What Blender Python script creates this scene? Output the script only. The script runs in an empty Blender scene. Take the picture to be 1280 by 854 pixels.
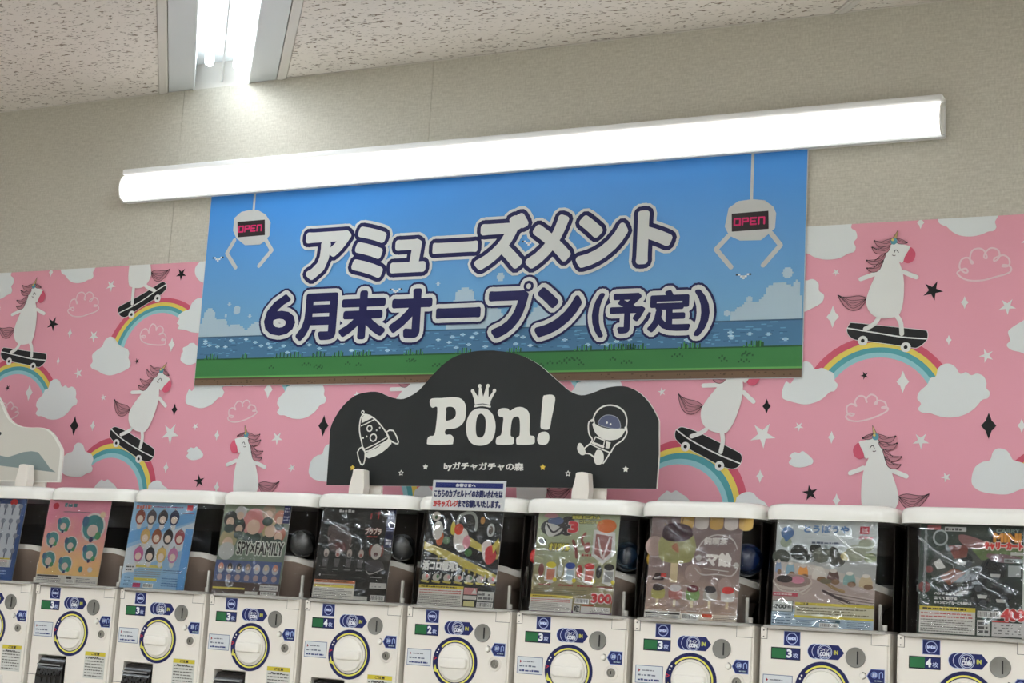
import bpy, bmesh, math, random
from mathutils import Vector, Matrix
from mathutils.geometry import tessellate_polygon
random.seed(7)
scene = bpy.context.scene
COL = scene.collection
PI = math.pi
# ---------------------------------------------------------------- camera
# world: x along the wall, +y into the wall (wall face y = 0), z up from the eye level, floor at -1.5
FOCAL_PX, YAW, PITCH, ROLL, CAM_Y = 1971.19, 0.46915, 0.1677, 0.05772, -3.8614
cd = bpy.data.cameras.new('camera'); cam = bpy.data.objects.new('camera', cd); COL.objects.link(cam)
cd.sensor_fit = 'HORIZONTAL'; cd.sensor_width = 36.0; cd.lens = 36.0 * FOCAL_PX / 1280.0
_F = Vector((-math.sin(YAW)*math.cos(PITCH), math.cos(YAW)*math.cos(PITCH), math.sin(PITCH)))
_R0 = Vector((math.cos(YAW), math.sin(YAW), 0)); _U0 = _R0.cross(_F)
_R = _R0*math.cos(ROLL) + _U0*math.sin(ROLL); _U = -_R0*math.sin(ROLL) + _U0*math.cos(ROLL)
_m = Matrix((( _R.x, _U.x, -_F.x), (_R.y, _U.y, -_F.y), (_R.z, _U.z, -_F.z))).to_4x4()
_m.translation = Vector((0, CAM_Y, 0)); cam.matrix_world = _m
cd.clip_start = 0.05; cd.clip_end = 60
scene.camera = cam
# ---------------------------------------------------------------- world, exposure, lights
scene.view_settings.view_transform = 'Standard'; scene.view_settings.look = 'None'
scene.view_settings.gamma = 1.0; scene.view_settings.exposure = 0.38
wd = bpy.data.worlds.new('world'); scene.world = wd; wd.use_nodes = True
wd.node_tree.nodes['Background'].inputs[0].default_value = (0.75, 0.8, 0.85, 1)
wd.node_tree.nodes['Background'].inputs[1].default_value = 0.05
TUBE_COLOR, TUBE_STRENGTH = (0.93, 0.98, 1.03), 12.0          # ceiling fluorescent tubes
FILL_TUBE_STRENGTH = 36.0                                     # brighter tubes in unseen fittings added behind the camera to lift ambient light
BATTEN_COLOR, BATTEN_STRENGTH = (1.0, 0.975, 0.92), 2.7      # wall batten diffuser
# ---------------------------------------------------------------- measured outlines, metres on their own planes (x, z)
UNI_A = {'body':[(-0.909,0.956),(-0.9,0.959),(-0.88,0.953),(-0.858,0.946),(-0.862,0.935),(-0.87,0.923),(-0.874,0.911),(-0.879,0.905),(-0.885,0.907),(-0.879,0.891),(-0.874,0.868),(-0.872,0.841),(-0.874,0.803),(-0.881,0.777),(-0.891,0.769),(-0.912,0.765),(-0.93,0.766),(-0.947,0.773),(-0.96,0.788),(-0.966,0.806),(-0.965,0.82),(-0.958,0.843),(-0.949,0.865),(-0.941,0.883),(-0.933,0.896),(-0.928,0.905),(-0.923,0.92),(-0.917,0.94)],'muzzle':[(-0.858,0.944),(-0.851,0.939),(-0.845,0.928),(-0.847,0.915),(-0.853,0.907),(-0.863,0.903),(-0.873,0.907),(-0.874,0.911),(-0.87,0.923),(-0.862,0.936)],'horn':[(-0.907,0.96),(-0.889,0.99),(-0.894,0.956)],'flower':[(-0.899,0.961)],'fore':[(-0.894,0.968),(-0.88,0.965),(-0.867,0.956),(-0.88,0.953),(-0.891,0.957)],'mane':[[(-0.901,0.968),(-0.92,0.965),(-0.934,0.96),(-0.948,0.965),(-0.943,0.955),(-0.934,0.948),(-0.915,0.95),(-0.905,0.954)],[(-0.908,0.949),(-0.925,0.948),(-0.941,0.942),(-0.953,0.948),(-0.948,0.936),(-0.936,0.93),(-0.922,0.931),(-0.913,0.936)],[(-0.919,0.932),(-0.934,0.924),(-0.948,0.913),(-0.966,0.915),(-0.959,0.907),(-0.947,0.903),(-0.933,0.906),(-0.924,0.914)],[(-0.924,0.914),(-0.938,0.906),(-0.95,0.894),(-0.965,0.895),(-0.959,0.887),(-0.947,0.884),(-0.935,0.889),(-0.929,0.9)]],'tail':[(-0.965,0.817),(-0.984,0.825),(-1.008,0.823),(-1.027,0.824),(-1.039,0.829),(-1.029,0.811),(-1.017,0.796),(-1,0.788),(-0.983,0.792),(-0.972,0.804)],'arms':[[(-0.945,0.88),(-0.981,0.868)],[(-0.874,0.882),(-0.858,0.874),(-0.842,0.867)]],'eye':[(-0.898,0.932),(-0.895,0.938),(-0.891,0.938),(-0.887,0.932)],'mouth':[(-0.902,0.926),(-0.898,0.924),(-0.895,0.925)],'legs':[[(-0.932,0.771),(-0.945,0.752),(-0.967,0.74)],[(-0.89,0.772),(-0.879,0.753),(-0.876,0.725)]],'board':[(-0.999,0.741),(-0.827,0.714)],'bpoly':[(-1.012,0.745),(-1.006,0.754),(-0.997,0.756),(-0.907,0.744),(-0.824,0.733),(-0.815,0.729),(-0.813,0.721),(-0.815,0.709),(-0.826,0.697),(-0.838,0.69),(-0.851,0.69),(-0.906,0.7),(-0.967,0.71),(-0.991,0.713),(-1.006,0.722),(-1.013,0.735)],'bline':[(-1.012,0.743),(-0.944,0.73),(-0.888,0.719),(-0.851,0.714),(-0.816,0.711)],'wheels':[(-0.973,0.71),(-0.866,0.691)],'fitc':((-0.965,0.817),(-0.91,0.766),(-0.899,0.961))}
UNI_B = {'legs':[[(-1.377,0.486),(-1.391,0.477),(-1.416,0.468)],[(-1.334,0.479),(-1.33,0.457),(-1.335,0.428)]],'bpoly':[(-1.46,0.483),(-1.453,0.489),(-1.445,0.492),(-1.434,0.49),(-1.402,0.48),(-1.349,0.456),(-1.31,0.438),(-1.286,0.426),(-1.279,0.417),(-1.279,0.406),(-1.285,0.393),(-1.297,0.386),(-1.312,0.386),(-1.338,0.394),(-1.382,0.416),(-1.425,0.437),(-1.445,0.448),(-1.459,0.461),(-1.462,0.473)],'bline':[(-1.459,0.486),(-1.428,0.464),(-1.383,0.44),(-1.331,0.417),(-1.283,0.399)],'wheels':[(-1.432,0.441),(-1.337,0.392)],'fit':((-1.392,0.54),(-1.336,0.476)),'fith':(-3.17,0.668),'fitt':(-3.279,0.546)}
UNI_D = {'legs':[[(-3.315,0.937),(-3.315,0.913),(-3.314,0.887)],[(-3.271,0.947),(-3.256,0.937),(-3.23,0.927)]],'bpoly':[(-3.37,0.867),(-3.369,0.876),(-3.359,0.883),(-3.305,0.905),(-3.25,0.93),(-3.213,0.949),(-3.199,0.953),(-3.188,0.947),(-3.184,0.936),(-3.187,0.928),(-3.2,0.916),(-3.222,0.902),(-3.268,0.88),(-3.314,0.856),(-3.337,0.845),(-3.355,0.848),(-3.366,0.857)],'bline':[(-3.365,0.859),(-3.317,0.877),(-3.27,0.899),(-3.225,0.925),(-3.187,0.944)],'wheels':[(-3.313,0.852),(-3.215,0.901)],'fit':((-3.25,1.001),(-3.298,0.934)),'fitC':((-0.878,0.322),(-0.936,0.468))}
CLOUDS = [[(-0.813,0.597),(-0.805,0.613),(-0.792,0.618),(-0.787,0.637),(-0.774,0.647),(-0.759,0.648),(-0.745,0.639),(-0.734,0.623),(-0.72,0.627),(-0.708,0.619),(-0.694,0.623),(-0.679,0.616),(-0.672,0.601),(-0.672,0.587),(-0.664,0.577),(-0.668,0.563),(-0.682,0.558),(-0.699,0.538),(-0.722,0.523),(-0.75,0.516),(-0.779,0.518),(-0.806,0.527),(-0.823,0.528),(-0.834,0.537),(-0.827,0.55),(-0.836,0.562),(-0.832,0.579)],[(-1.177,0.587),(-1.168,0.609),(-1.156,0.604),(-1.146,0.621),(-1.138,0.643),(-1.122,0.66),(-1.106,0.656),(-1.093,0.64),(-1.076,0.643),(-1.062,0.637),(-1.045,0.628),(-1.042,0.61),(-1.034,0.599),(-1.042,0.584),(-1.054,0.581),(-1.073,0.564),(-1.094,0.554),(-1.119,0.55),(-1.151,0.557),(-1.174,0.565),(-1.178,0.578)],[(-3.448,0.735),(-3.434,0.744),(-3.42,0.754),(-3.413,0.771),(-3.396,0.782),(-3.379,0.78),(-3.365,0.768),(-3.356,0.758),(-3.338,0.748),(-3.319,0.742),(-3.308,0.728),(-3.309,0.712),(-3.299,0.696),(-3.302,0.681),(-3.321,0.671),(-3.349,0.662),(-3.378,0.657),(-3.409,0.663),(-3.43,0.673),(-3.451,0.679),(-3.462,0.691),(-3.454,0.703),(-3.459,0.723)],[(-3.125,0.801),(-3.12,0.811),(-3.13,0.819),(-3.123,0.832),(-3.128,0.84),(-3.118,0.851),(-3.102,0.858),(-3.087,0.862),(-3.081,0.877),(-3.072,0.888),(-3.055,0.896),(-3.036,0.894),(-3.023,0.883),(-3.014,0.871),(-2.996,0.874),(-2.981,0.862),(-2.979,0.843),(-2.966,0.831),(-2.971,0.812),(-2.997,0.797),(-3.028,0.786),(-3.066,0.788),(-3.095,0.796)],[(-3.532,0.398),(-3.516,0.409),(-3.499,0.414),(-3.492,0.434),(-3.479,0.442),(-3.461,0.437),(-3.451,0.423),(-3.445,0.414),(-3.421,0.406),(-3.41,0.389),(-3.416,0.372),(-3.41,0.362),(-3.413,0.35),(-3.431,0.344),(-3.457,0.333),(-3.488,0.333),(-3.521,0.339),(-3.54,0.355),(-3.54,0.379)],[(-2.713,0.609),(-2.704,0.621),(-2.565,0.62),(-2.562,0.599),(-2.554,0.582),(-2.555,0.563),(-2.569,0.557),(-2.587,0.542),(-2.61,0.526),(-2.639,0.518),(-2.669,0.52),(-2.701,0.53),(-2.716,0.53),(-2.723,0.541),(-2.717,0.547),(-2.724,0.562),(-2.723,0.579),(-2.714,0.59)],[(-3.046,0.402),(-3.039,0.413),(-3.045,0.418),(-3.033,0.429),(-3.02,0.427),(-3.011,0.432),(-3.001,0.426),(-2.991,0.418),(-2.983,0.408),(-2.988,0.398),(-3.01,0.391),(-3.032,0.392)],[(-3.389,0.309),(-3.377,0.319),(-3.369,0.326),(-3.357,0.321),(-3.344,0.327),(-3.329,0.318),(-3.315,0.31),(-3.305,0.289),(-3.393,0.288)],[(-3.181,0.307),(-3.173,0.318),(-3.157,0.326),(-3.138,0.325),(-3.123,0.311),(-3.102,0.298),(-3.099,0.273),(-3.177,0.271)],[(-1.159,1.021),(-1.134,1.044),(-1.012,1.037),(-1.009,1.004),(-0.997,0.994),(-0.993,0.977),(-1.001,0.965),(-0.996,0.952),(-1,0.94),(-1.015,0.936),(-1.039,0.925),(-1.073,0.923),(-1.102,0.931),(-1.122,0.942),(-1.157,0.946),(-1.182,0.967),(-1.188,0.992),(-1.173,1.011)],[(-0.792,1.013),(-0.79,1.031),(-0.653,1.022),(-0.648,1.01),(-0.654,0.998),(-0.651,0.984),(-0.658,0.975),(-0.67,0.974),(-0.688,0.967),(-0.713,0.964),(-0.738,0.968),(-0.757,0.979),(-0.77,0.992),(-0.779,0.996),(-0.788,1.002)],[(-1.184,0.858),(-1.159,0.867),(-1.13,0.861),(-1.115,0.863),(-1.1,0.855),(-1.096,0.84),(-1.099,0.83),(-1.092,0.82),(-1.096,0.806),(-1.118,0.794),(-1.147,0.781),(-1.181,0.774),(-1.202,0.8),(-1.198,0.834)],[(-3.102,0.712),(-3.101,0.723),(-3.096,0.727),(-3.098,0.739),(-3.087,0.744),(-3.08,0.746),(-3.074,0.753),(-3.057,0.754),(-3.045,0.745),(-3.027,0.737),(-3.016,0.722),(-3.019,0.703),(-3.041,0.692),(-3.068,0.685),(-3.093,0.693),(-3.103,0.702)],[(-1.16,0.395),(-1.155,0.41),(-1.158,0.414),(-1.144,0.425),(-1.132,0.424),(-1.116,0.425),(-1.104,0.418),(-1.095,0.407),(-1.098,0.395),(-1.121,0.387),(-1.148,0.387)]]
RAINBOWS = {'A':[(-0.934,0.522,0.201),(-0.932,0.527,0.14)],'B':[(-3.331,0.276,0.186),(-3.34,0.266,0.135)],'Br':[(-1.432,0.288,0.172),(-1.448,0.269,0.126)],'D':[(-3.193,0.683,0.219),(-3.196,0.714,0.14)]}
MARKS = [('star_b',-0.802,0.832,0.052),('star_w',-1.045,0.889,0.02),('dia_w',-1.051,0.774,0.05),('dia_w',-0.834,1.006,0.028),('dia_w',-0.725,0.799,0.028),('star_w',-0.624,0.786,0.042),('star_b',-0.967,0.622,0.022),('dia_w',-0.872,0.605,0.048),('dia_w',-0.762,0.707,0.022),('star_w',-0.672,0.666,0.036),('star_w',-1.131,0.494,0.025),('dia_w',-1.047,0.467,0.028),('star_w',-0.826,0.459,0.042),('dia_b',-0.666,0.496,0.055),('dia_w',-0.59,0.496,0.03),('star_w',-0.765,0.371,0.026),('star_b',-1.098,0.327,0.042),('dia_w',-1.031,0.31,0.03),('star_w',-3.41,0.95,0.042),('star_b',-3.131,0.976,0.042),('dia_w',-3.143,0.751,0.04),('star_b',-3.274,0.701,0.02),('star_w',-3.395,0.586,0.024),('dia_b',-3.108,0.546,0.034),('star_w',-3.116,0.472,0.07),('dia_w',-3.12,0.367,0.03)]
DOODLE1 = [(-0.733,0.882),(-0.723,0.884),(-0.718,0.877),(-0.722,0.873),(-0.73,0.877),(-0.738,0.887),(-0.736,0.902),(-0.729,0.91),(-0.718,0.911),(-0.712,0.905),(-0.705,0.898),(-0.709,0.896),(-0.713,0.907),(-0.711,0.922),(-0.704,0.931),(-0.691,0.933),(-0.681,0.928),(-0.675,0.918),(-0.673,0.908),(-0.679,0.909),(-0.679,0.916),(-0.674,0.925),(-0.665,0.932),(-0.654,0.931),(-0.645,0.924),(-0.643,0.911),(-0.649,0.902),(-0.656,0.9),(-0.655,0.906),(-0.645,0.911),(-0.633,0.913),(-0.622,0.905),(-0.619,0.893),(-0.624,0.885),(-0.636,0.885),(-0.634,0.889),(-0.622,0.887),(-0.616,0.881),(-0.617,0.872),(-0.631,0.865),(-0.652,0.86),(-0.68,0.853),(-0.709,0.853),(-0.727,0.858),(-0.741,0.869),(-0.743,0.876),(-0.733,0.882)]
DOODLE2 = [(-3.259,0.783),(-3.25,0.781),(-3.253,0.775),(-3.261,0.779),(-3.271,0.782),(-3.267,0.797),(-3.254,0.805),(-3.243,0.8),(-3.237,0.79),(-3.237,0.804),(-3.227,0.819),(-3.213,0.813),(-3.209,0.798),(-3.206,0.807),(-3.195,0.812),(-3.182,0.803),(-3.182,0.791),(-3.194,0.784),(-3.194,0.787),(-3.18,0.789),(-3.168,0.777),(-3.17,0.767),(-3.183,0.766),(-3.182,0.77),(-3.17,0.767),(-3.168,0.758),(-3.175,0.751),(-3.214,0.752),(-3.243,0.757),(-3.262,0.766),(-3.27,0.778)]
DOODLE3 = [(-0.998,0.527),(-0.991,0.525),(-0.997,0.521),(-1.008,0.527),(-1.01,0.543),(-0.998,0.551),(-0.986,0.545),(-0.99,0.556),(-0.98,0.57),(-0.966,0.568),(-0.96,0.555),(-0.962,0.563),(-0.95,0.574),(-0.936,0.567),(-0.935,0.551),(-0.941,0.551),(-0.931,0.559),(-0.915,0.554),(-0.912,0.541),(-0.923,0.541),(-0.913,0.543),(-0.907,0.536),(-0.922,0.525),(-0.952,0.513),(-0.982,0.507),(-1.003,0.51),(-1.012,0.519),(-1.004,0.527)]
DOODLE4 = [(-0.998,0.527)]
LETTERS = [('ア',-2.666,0.934,-2.505,1.082,1),('ミ',-2.497,0.931,-2.383,1.089,1),('ュ',-2.364,0.942,-2.244,1.042,1),('ー',-2.225,0.993,-2.078,1.026,1),('ズ',-2.086,0.938,-1.921,1.098,1),('メ',-1.924,0.936,-1.786,1.086,1),('ン',-1.77,0.931,-1.618,1.079,1),('ト',-1.592,0.933,-1.489,1.082,1),('6',-2.794,0.767,-2.68,0.894,2),('月',-2.675,0.749,-2.534,0.893,2),('末',-2.524,0.749,-2.365,0.895,2),('オ',-2.353,0.748,-2.213,0.894,2),('ー',-2.199,0.802,-2.055,0.833,2),('フ',-2.032,0.74,-1.907,0.876,2),('ン',-1.884,0.74,-1.744,0.881,2),('(',-1.713,0.735,-1.677,0.858,2),('予',-1.661,0.744,-1.558,0.855,2),('定',-1.55,0.745,-1.429,0.859,2),(')',-1.419,0.732,-1.376,0.857,2)]
RINGC = [(-1.909,0.886)]
CLAW1 = {'head':[(-2.94,1.144),(-2.916,1.162),(-2.888,1.166),(-2.853,1.164),(-2.823,1.148),(-2.802,1.123),(-2.802,1.08),(-2.817,1.065),(-2.834,1.054),(-2.891,1.055),(-2.926,1.079),(-2.941,1.104)],'scr':[(-2.927,1.131),(-2.824,1.132),(-2.819,1.083),(-2.92,1.081)],'arms':[[(-2.932,1.073),(-2.957,1.033),(-2.919,0.986)],[(-2.818,1.072),(-2.789,1.034),(-2.832,0.987)]],'rod':[(-2.871,1.219),(-2.87,1.165)]}
CLAW2 = {'head':[(-1.335,1.074),(-1.309,1.091),(-1.271,1.094),(-1.237,1.089),(-1.213,1.07),(-1.205,1.052),(-1.207,1.012),(-1.224,0.997),(-1.244,0.982),(-1.301,0.984),(-1.331,0.999),(-1.344,1.024)],'scr':[(-1.326,1.058),(-1.226,1.06),(-1.224,1.011),(-1.324,1.009)],'arms':[[(-1.333,0.998),(-1.366,0.964),(-1.323,0.914)],[(-1.217,0.999),(-1.191,0.966),(-1.236,0.915)]],'rod':[(-1.271,1.22),(-1.273,1.092)]}
BANY = {'seatop':[(-3.041,0.773),(-1.131,0.77)],'grasstop':[(-3.042,0.701),(-1.22,0.705)],'soil':[(-3.036,0.648),(-1.263,0.636)],'cloudsT':[(-3.022,0.861),(-2.911,0.799),(-1.169,0.845),(-1.281,0.783),(-2.118,0.89),(-1.873,0.826)],'birds':[(-2.989,1.015),(-1.288,0.887),(-1.918,1.01),(-2.339,0.889)]}
SIGN = [(-2.369,0.302),(-2.371,0.454),(-2.363,0.478),(-2.338,0.516),(-2.301,0.546),(-2.262,0.556),(-2.226,0.556),(-2.19,0.543),(-2.154,0.536),(-2.128,0.543),(-2.098,0.561),(-2.063,0.598),(-2.027,0.631),(-1.991,0.651),(-1.939,0.662),(-1.888,0.663),(-1.876,0.662),(-1.838,0.657),(-1.794,0.645),(-1.75,0.623),(-1.713,0.595),(-1.681,0.57),(-1.656,0.552),(-1.626,0.542),(-1.597,0.547),(-1.563,0.559),(-1.529,0.564),(-1.5,0.562),(-1.471,0.55),(-1.444,0.527),(-1.423,0.498),(-1.412,0.477),(-1.408,0.393),(-1.411,0.309)]
PON = {'P':[(-2.064,0.531),(-2.058,0.537),(-2.043,0.538),(-2.03,0.538),(-1.99,0.54),(-1.969,0.535),(-1.957,0.522),(-1.953,0.504),(-1.955,0.481),(-1.965,0.466),(-1.984,0.457),(-2.01,0.454),(-2.01,0.441),(-1.995,0.441),(-1.986,0.433),(-1.986,0.419),(-1.993,0.415),(-2.057,0.414),(-2.064,0.421),(-2.063,0.431),(-2.056,0.437),(-2.044,0.44),(-2.04,0.468),(-2.04,0.513),(-2.054,0.512),(-2.062,0.519)],'Ph':[(-2.012,0.513),(-1.995,0.514),(-1.985,0.506),(-1.983,0.493),(-1.988,0.484),(-2.001,0.479),(-2.012,0.479),(-2.012,0.499)],'o':[(-1.91,0.51),(-1.89,0.507),(-1.873,0.492),(-1.864,0.468),(-1.865,0.442),(-1.875,0.422),(-1.896,0.413),(-1.921,0.414),(-1.939,0.426),(-1.949,0.45),(-1.949,0.477),(-1.939,0.499),(-1.925,0.508)],'oh':[(-1.909,0.496),(-1.899,0.49),(-1.893,0.475),(-1.893,0.45),(-1.898,0.437),(-1.907,0.433),(-1.917,0.438),(-1.921,0.455),(-1.921,0.477),(-1.917,0.491)],'n':[(-1.86,0.497),(-1.858,0.505),(-1.848,0.51),(-1.831,0.509),(-1.824,0.503),(-1.81,0.511),(-1.793,0.513),(-1.778,0.507),(-1.769,0.496),(-1.766,0.477),(-1.764,0.442),(-1.752,0.438),(-1.749,0.429),(-1.753,0.417),(-1.794,0.415),(-1.801,0.42),(-1.801,0.433),(-1.793,0.44),(-1.794,0.472),(-1.798,0.486),(-1.807,0.488),(-1.817,0.479),(-1.819,0.44),(-1.81,0.435),(-1.808,0.424),(-1.813,0.416),(-1.852,0.415),(-1.86,0.42),(-1.859,0.432),(-1.853,0.437),(-1.846,0.442),(-1.843,0.468),(-1.843,0.486),(-1.854,0.488)],'ex':[(-1.732,0.538),(-1.725,0.543),(-1.708,0.544),(-1.698,0.537),(-1.699,0.516),(-1.705,0.481),(-1.708,0.459),(-1.717,0.454),(-1.732,0.457),(-1.735,0.468),(-1.734,0.503)],'dot':[(-1.726,0.449),(-1.714,0.447),(-1.708,0.436),(-1.711,0.421),(-1.722,0.415),(-1.737,0.418),(-1.742,0.429),(-1.738,0.444)],'crown':[(-1.928,0.52),(-1.932,0.535),(-1.941,0.555),(-1.933,0.557),(-1.919,0.539),(-1.919,0.57),(-1.914,0.57),(-1.905,0.54),(-1.897,0.57),(-1.891,0.569),(-1.889,0.538),(-1.875,0.557),(-1.87,0.553),(-1.882,0.53),(-1.883,0.519),(-1.906,0.523)],'cd':[(-1.937,0.556),(-1.917,0.569),(-1.893,0.569),(-1.873,0.556)],'cl':[(-1.928,0.515),(-1.906,0.518),(-1.883,0.514)],'by':[(-2.008,0.368),(-1.777,0.346)],'stars':[(-2.064,0.355),(-1.722,0.358),(-1.651,0.343),(-2.29,0.35),(-2.137,0.338),(-1.495,0.356)]}
ROCKET = {'body':[(-2.262,0.495),(-2.241,0.489),(-2.217,0.472),(-2.194,0.448),(-2.183,0.428),(-2.216,0.41),(-2.254,0.394),(-2.267,0.421),(-2.276,0.449),(-2.277,0.471),(-2.273,0.49)],'nose':[(-2.262,0.495),(-2.245,0.491),(-2.238,0.486),(-2.272,0.471),(-2.27,0.489)],'lines':[[(-2.272,0.464),(-2.254,0.471),(-2.233,0.481)],[(-2.258,0.4),(-2.22,0.416),(-2.189,0.433)]],'base':[(-2.253,0.389),(-2.216,0.405),(-2.182,0.426),(-2.173,0.416),(-2.202,0.391),(-2.241,0.376)],'fins':[[(-2.263,0.407),(-2.278,0.392),(-2.265,0.361),(-2.255,0.362),(-2.253,0.389)],[(-2.19,0.448),(-2.17,0.451),(-2.152,0.421),(-2.159,0.416),(-2.181,0.428)]],'tip':[(-2.27,0.501)],'wins':[(-2.245,0.457),(-2.231,0.432)],'dots':[(-2.213,0.459),(-2.222,0.452),(-2.252,0.435),(-2.263,0.431)]}
ASTRO = {'helmet':[(-1.585,0.469),(-1.588,0.485),(-1.579,0.502),(-1.563,0.513),(-1.543,0.516),(-1.522,0.511),(-1.505,0.498),(-1.498,0.479),(-1.499,0.457)],'belly':[(-1.589,0.471),(-1.564,0.46),(-1.536,0.456),(-1.503,0.457),(-1.505,0.445),(-1.516,0.433),(-1.534,0.428),(-1.559,0.43),(-1.578,0.443),(-1.587,0.457)],'visor':[(-1.574,0.468),(-1.57,0.481),(-1.558,0.49),(-1.542,0.491),(-1.525,0.485),(-1.516,0.472),(-1.516,0.457),(-1.544,0.459)],'eyes':[(-1.551,0.472),(-1.541,0.468)],'arms':[[(-1.589,0.479),(-1.6,0.474),(-1.601,0.457),(-1.597,0.441),(-1.589,0.43),(-1.593,0.42)],[(-1.5,0.459),(-1.496,0.447),(-1.506,0.429),(-1.526,0.415),(-1.537,0.397)]],'line':[(-1.593,0.418),(-1.57,0.408),(-1.537,0.396)],'pack':[[(-1.58,0.436),(-1.555,0.427),(-1.558,0.411),(-1.587,0.421)],[(-1.55,0.425),(-1.538,0.422),(-1.542,0.407),(-1.552,0.408)]],'boots':[[(-1.626,0.419),(-1.618,0.419),(-1.609,0.407),(-1.605,0.396),(-1.61,0.39),(-1.62,0.392),(-1.629,0.405)],[(-1.576,0.402),(-1.563,0.402),(-1.556,0.391),(-1.556,0.374),(-1.566,0.366),(-1.576,0.368),(-1.582,0.381)]],'legs':[[(-1.593,0.42),(-1.609,0.407)],[(-1.606,0.394),(-1.594,0.393),(-1.582,0.385)],[(-1.539,0.396),(-1.548,0.381),(-1.556,0.37)]]}
LSIGN = [(-3.588,0.549),(-3.568,0.523),(-3.548,0.496),(-3.524,0.476),(-3.49,0.463),(-3.452,0.459),(-3.411,0.459),(-3.378,0.452),(-3.35,0.434),(-3.329,0.41),(-3.314,0.389),(-3.312,0.346),(-3.313,0.295),(-3.424,0.293),(-3.55,0.291)]
LHILL = [(-3.562,0.373),(-3.529,0.368),(-3.498,0.376),(-3.468,0.384),(-3.437,0.387),(-3.41,0.384),(-3.387,0.365),(-3.357,0.337),(-3.332,0.324),(-3.554,0.322)]
LEYE = [(-3.57,0.44)]
BRK = [[(-2.216,0.342),(-2.188,0.342),(-2.185,0.336),(-2.183,0.279),(-2.227,0.278)],[(-1.58,0.348),(-1.562,0.345),(-1.565,0.281),(-1.601,0.28)],[(-3.438,0.339),(-3.404,0.336),(-3.395,0.278),(-3.457,0.279)]]
BRKF = [[(-2.237,0.3),(-2.203,0.301),(-2.201,0.287),(-2.236,0.286)],[(-1.608,0.305),(-1.581,0.305),(-1.58,0.288),(-1.607,0.288)],[(-3.483,0.297),(-3.436,0.296),(-3.436,0.284),(-3.481,0.283)]]
NOTE = [(-1.93,0.303),(-1.732,0.308),(-1.732,0.245),(-1.928,0.243)]
CARDX = [(-3.499,-3.263),(-3.178,-2.955),(-2.875,-2.659),(-2.568,-2.355),(-2.254,-2.038),(-1.946,-1.736),(-1.641,-1.430),(-1.349,-1.130),(-1.050,-0.825),(-0.733,-0.520)]
CARDH = [0.236,0.236,0.236,0.236,0.236,0.236,0.236,0.236,0.236,0.236]
# ---------------------------------------------------------------- helpers
def lin(c):
    return tuple((v/255/12.92 if v/255 <= .04045 else ((v/255+.055)/1.055)**2.4) for v in c)
MATS = {}
def mat(name, rgb, rough=.5, spec=.5, metal=0.0, coat=0.0):
    if name in MATS: return MATS[name]
    m = bpy.data.materials.new(name); m.use_nodes = True
    b = m.node_tree.nodes['Principled BSDF']
    b.inputs['Base Color'].default_value = (*lin(rgb), 1); b.inputs['Roughness'].default_value = rough
    b.inputs['Specular IOR Level'].default_value = spec; b.inputs['Metallic'].default_value = metal
    b.inputs['Coat Weight'].default_value = coat; b.inputs['Coat Roughness'].default_value = .08
    MATS[name] = m; return m
def ink(rgb):                                   # printed ink, one material per colour
    return mat('ink_%d_%d_%d' % tuple(rgb), rgb, .55, .3)
def emit(name, rgb, s):
    m = bpy.data.materials.new(name); m.use_nodes = True; nt = m.node_tree; nt.nodes.clear()
    e = nt.nodes.new('ShaderNodeEmission'); o = nt.nodes.new('ShaderNodeOutputMaterial')
    e.inputs[0].default_value = (*rgb, 1); e.inputs[1].default_value = s; nt.links.new(e.outputs[0], o.inputs[0]); return m
def N(m, kind, **kw):
    n = m.node_tree.nodes.new(kind)
    for k, v in kw.items():
        if hasattr(n, k): setattr(n, k, v)
        else: n.inputs[k].default_value = v
    return n
def L(m, a, b): m.node_tree.links.new(a, b)
def link(o, parent=None):
    COL.objects.link(o)
    if parent is not None: o.parent = parent
    return o
def mobj(name, me, parent=None, loc=(0, 0, 0)):
    o = bpy.data.objects.new(name, me); o.location = loc; return link(o, parent)
def from_bm(name, bm, mats, parent=None, loc=(0, 0, 0), smooth=False):
    me = bpy.data.meshes.new(name); bmesh.ops.recalc_face_normals(bm, faces=bm.faces); bm.to_mesh(me); bm.free()
    for m in (mats if isinstance(mats, (list, tuple)) else [mats]): me.materials.append(m)
    if smooth:
        for p in me.polygons: p.use_smooth = True
        me.set_sharp_from_angle(angle=math.radians(35))
    return mobj(name, me, parent, loc)
def thing(o, label, cat, group=None):
    o['label'] = label; o['category'] = cat
    if group: o['group'] = group
    return o
def struct(o): o['kind'] = 'structure'; return o
def empty(name, loc, rz=0):
    o = bpy.data.objects.new(name, None); o.location = loc; o.rotation_euler = (0, 0, rz); o.empty_display_size = .05
    return link(o)
def box(bm, x0, y0, z0, x1, y1, z1, bev=0, mi=0, seg=2):
    r = bmesh.ops.create_cube(bm, size=1)
    bmesh.ops.scale(bm, vec=(x1-x0, y1-y0, z1-z0), verts=r['verts'])
    bmesh.ops.translate(bm, vec=((x0+x1)/2, (y0+y1)/2, (z0+z1)/2), verts=r['verts'])
    fs = list({f for v in r['verts'] for f in v.link_faces})
    for f in fs: f.material_index = mi
    if bev:
        es = list({e for v in r['verts'] for e in v.link_edges})
        rr = bmesh.ops.bevel(bm, geom=es, offset=bev, segments=seg, affect='EDGES', profile=.5)
        for f in rr['faces']: f.material_index = mi
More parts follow.
